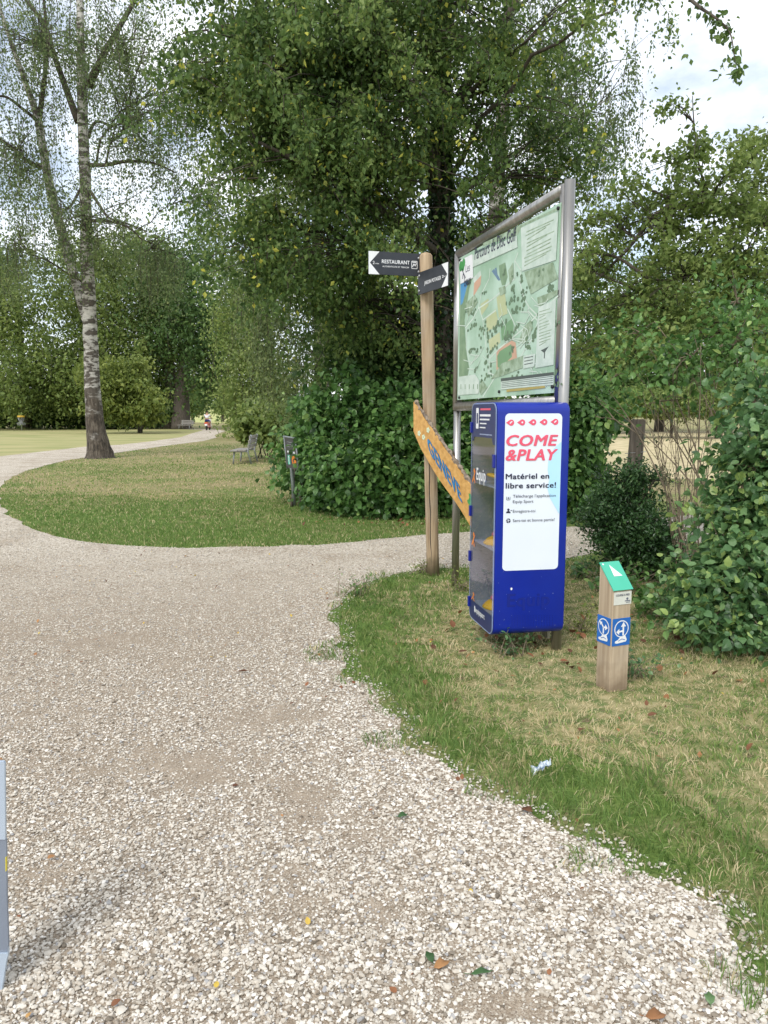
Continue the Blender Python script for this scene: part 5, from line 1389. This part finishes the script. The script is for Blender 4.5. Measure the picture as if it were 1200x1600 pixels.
# leaves along the long arm that hangs in from the top right
rg = np.random.default_rng(77); nb = NB()
P, _ = smooth_path(arm[0][4:], [1] * 5, 10)
P = P[rg.integers(0, len(P), 110)] + rg.normal(size=(110, 3)) * .035
for k in range(7):
    t = P[rg.integers(0, 110)]; q = t + np.array((rg.normal() * .09, rg.normal() * .09, -.04 - .07 * rg.random()))
    P = np.vstack([P, t + (q - t) * rg.random((8, 1)) + rg.normal(size=(8, 3)) * .015])
add_broad(nb, P, .050, rg, np.clip(.42 + .15 * rg.normal(size=len(P)), 0, .8), .6, .8, .8)
nb.build("leaves", LEAF['park'], park, tb_, smooth=False)
# ivy on the trunk
Pt, rt = smooth_path(tm[0][:8], tm[1][:8], 12); n = 5200
i = rg.integers(0, len(Pt), n); a = rg.random(n) * 6.283
rr = rt[i] + .01 + .035 * rg.random(n)
P = Pt[i] + np.stack([np.cos(a) * rr, np.sin(a) * rr, rg.normal(size=n) * .1], 1)
nb = NB(); add_broad(nb, P, .065, rg, np.clip(.46 + .2 * rg.normal(size=n), 0, 1), .9, 1.1, .4, outward=np.stack([np.cos(a), np.sin(a), 0 * a], 1))
nb.build("ivy", LEAF['ivy'], park, tb_, smooth=False)

# weeping birches behind
d = 17.5; t0 = Vector((W(770, 700, d).x, d, 0))
plant("weeping_birch", "weeping birch with long hanging grey green strands against the sky behind the map board", "birch tree",
      [lobe(900, 110, 17, 100, 90, 1.6), lobe(960, 150, 16.8, 50, 80, 1.2, .9), lobe(850, 190, 17, 80, 90, 1.4), lobe(860, -20, 17, 120, 80, 1.8, .7), lobe(940, 230, 16.5, 50, 40, 1, .5), lobe(800, 330, 17, 60, 80, 1.2, .7), lobe(740, 420, 17.4, 60, 90, 1.2, .5)], 430, 60, .055, .058, LEAF['birch'], 43,
      [([t0, W(770, 500, d), W(776, 300, d), W(790, 120, d), W(800, -60, d), W(806, -200, d)], [.22, .19, .16, .12, .08, .03])], M['birch'], weep=1.7, limb_r=.05, twig_r=.006, tw=.2, shell=.6, droop=1.3, names=("trunk", "twigs", "crown"))
d = 21; t0 = Vector((W(505, 700, d).x, d, 0))
plant("weeping_birch", "weeping birch with pale grey trunk and drooping curtain of leaves behind the big shrub", "birch tree",
      [lobe(450, 400, 20, 75, 90, 1.4), lobe(520, 440, 20, 70, 100, 1.3), lobe(420, 500, 20, 50, 80, 1.2), lobe(480, 560, 20, 70, 60, 1.2), lobe(400, 400, 21, 50, 80, 1.3, .8), lobe(460, 260, 21, 110, 120, 1.7, .8), lobe(520, 120, 22, 120, 120, 2, .6)], 620, 60, .075, .07, LEAF['birch'], 44,
      [([t0, W(503, 600, d), W(500, 480, d), W(496, 340, d), W(500, 180, d), W(502, 0, d)], [.24, .21, .19, .15, .10, .04])], M['birch'], weep=1.9, limb_r=.06, twig_r=.007, tw=.2, shell=.6, droop=1.3, tbias=.08, names=("trunk", "twigs", "crown"))

# far trees round the lawn
def far_tree(label, px, dd, lobes, ncl, per, sig, L, mat, seed, r0=.3, bark='barkgrey', name="tree", ty=None, **kw):
    b = Vector((W(px, 660, dd).x, dd, 0)); top = max(l[0][2] + .3 * l[1][2] for l in lobes); tx = np.mean([l[0][0] for l in lobes]); 
    st = ([b, b + Vector((0, 0, top * .3)), Vector((b.x * .7 + tx * .3, dd, top * .65)), Vector((b.x * .5 + tx * .5, dd, top))], [r0, r0 * .8, r0 * .55, r0 * .15])
    return plant(name, label, "tree", lobes, ncl, per, sig, L, LEAF[mat], seed, [st], M[bark], group="trees round the park", limb_r=r0 * .4, twig_r=.02, tw=.12, names=("trunk", "twigs", "crown"), **({'weep': 2.4, 'tbias': .1} if mat == 'mid' and dd < 100 else {}), **kw)
far_tree("broad mid green tree at the far left beyond the disc basket", 40, 78, [lobe(20, 470, 74, 95, 90, 5), lobe(-60, 500, 76, 80, 100, 5), lobe(60, 560, 72, 70, 60, 4), lobe(10, 600, 72, 80, 45, 4, 1.0), lobe(-40, 400, 78, 90, 60, 5, .7)], 620, 46, .55, .33, 'mid', 51, .5)
far_tree("dense mid green tree directly behind the birch trunk", 130, 80, [lobe(140, 450, 76, 80, 85, 5), lobe(110, 560, 74, 70, 60, 4), lobe(180, 540, 75, 60, 70, 4), lobe(160, 390, 78, 70, 40, 4, .7), lobe(130, 600, 75, 70, 40, 4)], 540, 46, .55, .33, 'mid', 52, .5)
far_tree("tall green tree above the yellowish tree, left of the double trunk", 232, 84, [lobe(235, 450, 80, 70, 90, 5), lobe(250, 540, 79, 60, 70, 4), lobe(225, 390, 82, 60, 50, 4, .7), lobe(230, 600, 80, 50, 45, 4)], 480, 46, .55, .33, 'mid', 53, .4)
far_tree("yellow green low tree drooping over the lawn left of the double trunk", 218, 62, [lobe(195, 600, 60, 45, 24, 2.2), lobe(232, 625, 59, 22, 18, 1.4), lobe(215, 640, 60, 28, 14, 1.4, .7), lobe(175, 622, 60, 34, 26, 1.8), lobe(205, 575, 61, 34, 16, 1.8, .7), lobe(160, 585, 61, 34, 28, 1.8, .8), lobe(188, 647, 60, 42, 13, 1.6, .9), lobe(232, 650, 60, 22, 10, 1.2, .8)], 360, 42, .42, .30, 'lime', 54, .2)
# double trunk giant
d = 78; b0_ = Vector((W(265, 660, d).x, d, 0)); b1_ = Vector((W(282, 660, d - 1).x, d - 1, 0))
plant("old_tree", "old tree with two thick grey trunks and dark crown by the path bend", "tree",
      [lobe(280, 520, 76, 75, 60, 4.5, .7), lobe(320, 470, 75, 70, 80, 4.5), lobe(260, 430, 77, 70, 70, 4.5, .8), lobe(330, 560, 74, 45, 50, 3.5), lobe(322, 600, 76, 28, 26, 2.0, .7), lobe(355, 520, 73, 40, 60, 3.5), lobe(300, 390, 77, 70, 50, 4, .6)], 430, 46, .65, .34, LEAF['dark'], 55,
      [([b0_, W(267, 630, d), W(266, 600, d), W(262, 550, d), W(255, 470, d)], [1.05, .72, .62, .5, .2]), ([b1_, W(283, 630, d - 1), W(285, 600, d - 1), W(292, 550, d - 1), W(302, 470, d - 1)], [1.0, .78, .66, .55, .2])],
      M['barkgrey'], group="trees round the park", weep=1.8, limb_r=.25, twig_r=.02, tw=.15, names=("trunk", "twigs", "crown"))
# trees right of the far path
far_tree("dark leafy tree overhanging the right side of the path end", 425, 52, [lobe(390, 560, 48, 50, 60, 3), lobe(425, 590, 47, 45, 50, 2.6), lobe(380, 480, 50, 55, 70, 3), lobe(365, 610, 50, 30, 30, 1.8, .9), lobe(410, 420, 50, 55, 60, 3, .7), lobe(430, 630, 47, 40, 35, 2, .8)], 520, 46, .36, .20, 'mid', 56, .3)
far_tree("small round tree out on the far meadow left of the rider", 301, 112, [lobe(298, 640, 112, 20, 12, 2.2), lobe(290, 628, 112, 20, 14, 2.2), lobe(312, 628, 112, 14, 14, 2.0)], 90, 40, .45, .36, 'mid', 57, .25)
far_tree("distant round tree on the slope right of the rider", 348, 130, [lobe(350, 636, 130, 22, 12, 2.5), lobe(362, 630, 130, 20, 14, 2.5), lobe(372, 640, 128, 16, 12, 2)], 110, 40, .5, .4, 'mid', 58, .25)
far_tree("distant pale tree closing the view at the end of the path", 322, 215, [lobe(318, 610, 215, 28, 18, 5), lobe(345, 608, 218, 28, 20, 5), lobe(300, 606, 220, 30, 24, 5), lobe(335, 590, 220, 40, 20, 5)], 150, 40, 1.1, .8, 'lime', 59, .4)
# far hedge at the left, bush by bush
hl_ = ["dark hedge bush at the far left edge beside the disc basket", "dark hedge bush just right of the disc basket", "dark hedge bush seen left of the birch trunk", "dark hedge bush just right of the birch trunk", "dark hedge bush beneath the yellow green tree"]
for k, px in enumerate((-35, 50, 110, 172, 225)):
    dd = 78 + (k % 2) * 2
    plant("hedge_bush", hl_[k], "bush", [lobe(px, 628, dd, 46, 42, 2.5), lobe(px - 20, 648, dd - .5, 34, 22, 2), lobe(px + 22, 640, dd - .5, 32, 30, 2)], 260, 50, .42, .28, LEAF['dark'], 60 + k, [([Vector((W(px, 660, dd).x, dd, 0)), W(px, 645, dd), W(px + 6, 625, dd)], [.15, .12, .05])], M['bark'], group="far hedge of dark bushes", limb_r=.05, tw=.05, names=("stem", "twigs", "foliage"))
# woodland on the far side of the dry field
_f = far_tree
for k, (px, dd, lab) in enumerate(((930, 62, "dark woodland tree beyond the dry field, nearest the map board"), (1030, 66, "dark woodland tree beyond the middle of the dry field"), (1130, 64, "dark woodland tree beyond the dry field behind the bare twigs"), (1240, 62, "dark woodland tree beyond the dry field at the right edge"))):
    far_tree(lab, px, dd, [lobe(px, 560, dd - 2, 75, 60, 4), lobe(px - 30, 600, dd - 3, 60, 40, 3), lobe(px + 35, 500, dd - 2, 70, 60, 4), lobe(px - 20, 450, dd, 60, 60, 4, .7), lobe(px + 30, 605, dd - 3, 50, 35, 3)], 330, 46, .6, .32, 'dark', 70 + k, .4)
for k, (px, lab) in enumerate(((985, "pale green field bush just right of the map board"), (1050, "pale green field bush above the old fence post"), (1120, "pale green field bush behind the bare twigs"))):
    dd = 50 - k
    plant("field_bush", lab, "bush", [lobe(px, 630, dd, 46, 19, 1.6), lobe(px + 20, 620, dd, 28, 16, 1.4), lobe(px - 22, 636, dd - .5, 30, 14, 1.2), lobe(px + 5, 642, dd - .5, 45, 8, 1.2)], 190, 42, .28, .2, LEAF['mid'], 80 + k, [([Vector((W(px, 660, dd).x, dd, 0)), W(px, 640, dd), W(px + 4, 615, dd)], [.1, .08, .03])], M['bark'], group="bushes along the dry field", limb_r=.04, tw=.05, tbias=.12, names=("stem", "twigs", "foliage"))

# broad leaved shrubs across the side path
def shrub(name, label, px, dd, lobes, ncl, per, sig, L, mat, seed, nst=7, group=None, bark='twigdark', spread=.12, **kw):
    rg_ = np.random.default_rng(seed); b = Vector((W(px, 700, dd).x, dd, 0)); st = []
    for k in range(nst):
        c, rr, w = lobes[k % len(lobes)]
        a = b + Vector((rg_.normal() * spread, rg_.normal() * spread, 0)); e = Vector(c + rg_.normal(size=3) * rr * .35); e.z = max(e.z, .3)
        st.append(([a, a.lerp(e, .35) + Vector((0, 0, e.z * .12)), a.lerp(e, .7) + Vector((0, 0, e.z * .1)), e], np.array([.022, .017, .012, .006]) * (.42 if bark == 'twig' else 1)))
    kw.setdefault('broad', True); kw.setdefault('tspread', .21)
    return plant(name, label, "shrub", lobes, ncl, per, sig, L, LEAF[mat], seed, st, M[bark], group=group, base=b, limb_r=.012, twig_r=.004, tw=.25, names=("stems", "twigs", "foliage"), **kw)
hz = "broad leaved shrubs across the side path"
shrub("hazel_shrub", "tall broad leaved shrub left of the wooden pole, widest of the row", 570, 13.0, [lobe(560, 640, 12.7, 85, 60, .9), lobe(600, 700, 12.2, 90, 70, .9), lobe(545, 730, 12.1, 75, 65, .8), lobe(590, 775, 11.9, 80, 35, .6), lobe(510, 660, 12.6, 50, 50, .7)], 760, 17, .14, .092, 'hazel', 91, 10, hz)
shrub("hazel_shrub", "low leafy shrub wrapping the small grey info sign", 482, 13.2, [lobe(488, 690, 14.2, 40, 45, .5), lobe(486, 745, 14.0, 38, 45, .45), lobe(512, 770, 12.6, 34, 32, .4), lobe(442, 712, 14.3, 16, 26, .25, .5), lobe(446, 748, 13.5, 16, 10, .10, .35)], 330, 16, .12, .09, 'hazel', 92, 7, hz)
shrub("hazel_shrub", "leafy shrub seen between the wooden pole and the blue locker", 690, 12.4, [lobe(665, 660, 12.6, 60, 70, .7), lobe(700, 720, 12.0, 60, 75, .7), lobe(660, 775, 11.9, 55, 40, .5), lobe(730, 640, 12.6, 50, 80, .7)], 560, 17, .14, .092, 'hazel', 93, 8, hz)
shrub("hazel_shrub", "leafy shrub behind the right edge of the blue locker", 850, 12.0, [lobe(830, 690, 12, 70, 90, .7), lobe(910, 690, 11.8, 45, 85, .6), lobe(925, 640, 11.4, 40, 45, .5), lobe(905, 760, 11.6, 45, 45, .5), lobe(880, 600, 12, 50, 50, .6)], 560, 17, .14, .092, 'hazel', 94, 8, hz)
shrub("dark_shrub", "tall dark shrub under the park tree behind the arrow signs", 610, 14.4, [lobe(590, 500, 14, 70, 60, .8), lobe(640, 540, 13.8, 60, 60, .8), lobe(560, 560, 14.2, 60, 50, .8), lobe(735, 540, 14.4, 50, 80, .8), lobe(620, 590, 13.8, 80, 40, .8)], 360, 24, .19, .12, 'dark', 95, 9)
shrub("small_bush", "rounded green bush behind the bench", 412, 27.5, [lobe(412, 655, 27, 38, 28, 1.0), lobe(435, 665, 26.5, 30, 30, .9), lobe(395, 668, 27, 24, 22, .7)], 200, 26, .20, .17, 'mid', 96, 5, tbias=.12)
# right side
d = 9.2; t0 = Vector((W(1360, 700, d).x, d, 0))
plant("spreading_tree", "spreading tree with arching dark branches reaching in from the right edge", "tree",
      [lobe(1120, 300, 8.6, 70, 55, .6), lobe(1170, 260, 8.8, 60, 45, .6, .8), lobe(1040, 340, 8.6, 65, 45, .6), lobe(960, 360, 9, 50, 55, .5, .8), lobe(1180, 400, 8.4, 70, 80, .7), lobe(1080, 430, 8.4, 85, 60, .7), lobe(970, 460, 8.8, 65, 50, .6, .9), lobe(1000, 530, 8.6, 70, 45, .6, .7),
       lobe(1120, 520, 8.2, 80, 50, .6, .9), lobe(915, 420, 9.2, 30, 70, .4, .6), lobe(1230, 300, 8.8, 60, 80, .7, .6), lobe(1082, 190, 8.65, 9, 34, .09, 3.0), lobe(1062, 228, 8.6, 24, 20, .15, 1.3), lobe(985, 290, 9, 30, 25, .3, .6), lobe(1100, 245, 8.6, 30, 22, .2, 1.0)], 1020, 27, .080, .056, LEAF['mid'], 101,
      [([t0, W(1330, 560, d), W(1290, 440, d), W(1270, 330, d)], [.17, .14, .12, .05]), wp([(1290, 440, d), (1200, 350, d), (1120, 330, d - .3), (1040, 325, d - .4), (980, 390, d - .3), (930, 440, d - .1)], [.09, .055, .04, .03, .02, .01]),
       wp([(1310, 500, d), (1230, 440, d), (1120, 420, d - .3), (1030, 440, d - .4), (960, 400, d - .3), (905, 400, d)], [.07, .045, .035, .025, .015, .008]), wp([(1120, 330, d - .3), (1095, 270, d - .4), (1085, 200, d - .5), (1082, 150, d - .5)], [.02, .012, .008, .004]),
       wp([(1320, 540, d), (1240, 540, d - .3), (1140, 520, d - .6), (1040, 540, d - .5), (960, 520, d - .3)], [.06, .04, .03, .02, .008])], M['bark'], limb_r=.02, twig_r=.004, tw=.35, shell=.5, yellow=.02, sprays=150, spray_len=.55, droop=.5, up=1.2, aspect=.62, tbias=.05, names=("trunk", "twigs", "crown"))
shrub("leafy_shrub", "big leaved shrub filling the right edge behind the waymarker", 1185, 5.7, [lobe(1185, 620, 5.8, 45, 65, .3, .7), lobe(1185, 720, 5.6, 60, 70, .4), lobe(1140, 800, 5.6, 50, 50, .3), lobe(1165, 880, 5.3, 75, 70, .4), lobe(1120, 910, 5.2, 55, 50, .3), lobe(1185, 970, 5.0, 50, 35, .3), lobe(1115, 970, 5.0, 50, 30, .25), lobe(1240, 760, 5.6, 60, 150, .5, .7)], 720, 14, .10, .056, 'cool', 102, 12, bark='twig', spread=.2, tbias=.16)
shrub("climbing_shrub", "shrub sprays with sparse drooping leaves above the bare twigs", 1150, 7.0, [lobe(1000, 520, 7, 60, 40, .3, .7), lobe(1090, 560, 6.8, 80, 50, .4), lobe(960, 590, 7.2, 50, 45, .3, .6), lobe(1150, 540, 6.6, 60, 60, .4), lobe(1040, 620, 7, 50, 30, .3, .35), lobe(930, 650, 7.4, 30, 50, .25, .5), lobe(1150, 470, 6.8, 50, 50, .4, .8)], 170, 12, .11, .050, 'hazel', 103, 12, bark='twig', spread=.25, tbias=.08)
shrub("box_shrub", "dense small leaved dark shrub standing left of the bare twigs", 985, 7.35, [lobe(980, 830, 7.3, 58, 75, .36), lobe(1025, 855, 7.2, 48, 58, .34), lobe(945, 800, 7.4, 34, 70, .24, .8), lobe(995, 755, 7.4, 40, 48, .24, .8)], 620, 42, .055, .034, 'box', 104, 10, broad=False, up=.8, droop=-.2, aspect=.5, spread=.15)
# bare twig shrub
rg = np.random.default_rng(105); d = 6.9; b = Vector((W(1075, 860, d).x, d, 0)); root = thing("twig_shrub", "leafless tan twigs fanning up between the dark shrub and the big leaved shrub", "shrub", b)
nb = NB(); fine = NB()
for k in range(24):
    a = b + Vector((rg.normal() * .07, rg.normal() * .06, 0)); px = 1000 + 145 * rg.random(); py = 560 + 130 * rg.random(); e = W(px, py, d + rg.normal() * .3)
    mid_ = a.lerp(e, .5) + Vector((rg.normal() * .05, rg.normal() * .05, .12)); P = bez(a, mid_, e, 9); P[1:] += rg.normal(size=(8, 3)) * .012
    nb.tube(P, np.linspace(.0045 + .003 * rg.random(), .0016, 9), 5)
    for j in range(4):
        s_ = P[rg.integers(4, 9)]; q = s_ + np.array((rg.normal() * .14, rg.normal() * .1, .12 + .16 * rg.random())); fine.tube([s_, (s_ + q) / 2 + rg.normal(size=3) * .015, q], [.003, .002, .001], 4)
nb.build("stems", M['twig'], root, b); fine.build("twigs", M['twig'], root, b)
# low ground plants at the foot of the shrubs
low = [("bramble_plant", "leafy bramble spreading on the ground right behind the waymarker", 1040, 965, 'hazel', .060), ("nettle_plant", "pale green weeds at the foot of the right hand shrub", 1100, 990, 'cool', .05), ("weed_plant", "green weeds between the locker and the dark shrub", 915, 905, 'cool', .045),
       ("weed_plant", "yellow flecked weeds around the foot of the left steel post", 722, 925, 'lime', .022), ("weed_plant", "dark green weed clump in front of the locker underside", 800, 1025, 'cool', .03), ("weed_plant", "yellow flecked weeds beside the locker's steel foot", 905, 990, 'lime', .022), ("weed_plant", "bushy green tuft on the gravel edge left of the wooden pole", 562, 932, 'hazel', .02), ("weed_plant", "weeds at the foot of the wooden pole", 662, 897, 'lime', .02),
       ("weed_plant", "dark green tuft at the right foot of the waymarker", 990, 1060, 'cool', .024), ("bramble_plant", "leafy runners under the dark small leaved shrub", 970, 925, 'hazel', .05), ("bramble_plant", "leafy runners at the right edge below the big leaved shrub", 1170, 1010, 'hazel', .05)]
for k, (nm, lab, px, py, mt, L) in enumerate(low):
    c = G(px, py); wid_ = .30 if 'bramble' in nm else (.24 if 'nettle' in nm else .12); rg = np.random.default_rng(200 + k)
    root = thing(nm, lab, "plant", c); nb = NB(); lf = NB(); n = 34 if wid_ > .2 else 16
    for j in range(n):
        e = c + Vector((rg.normal() * wid_, rg.normal() * wid_ * .6, (.10 + .22 * rg.random()) * (1.0 if wid_ > .2 else .65))); a = c + Vector((rg.normal() * wid_ * .5, rg.normal() * wid_ * .3, 0))
        P = bez(a, a.lerp(e, .5) + Vector((0, 0, .05)), e, 5); nb.tube(P, np.linspace(.0028, .001, 5), 4)
        q = P[rg.integers(1, 5, 9)] + rg.normal(size=(9, 3)) * .022; q[:, 2] = np.maximum(q[:, 2], .02)
        add_broad(lf, q, L, rg, np.clip(.5 + .2 * rg.normal(size=9), 0, 1), .7, .1, 1.6)
    nb.build("stems", M['twig'], root, c); lf.build("foliage", LEAF[mt], root, c, smooth=False)
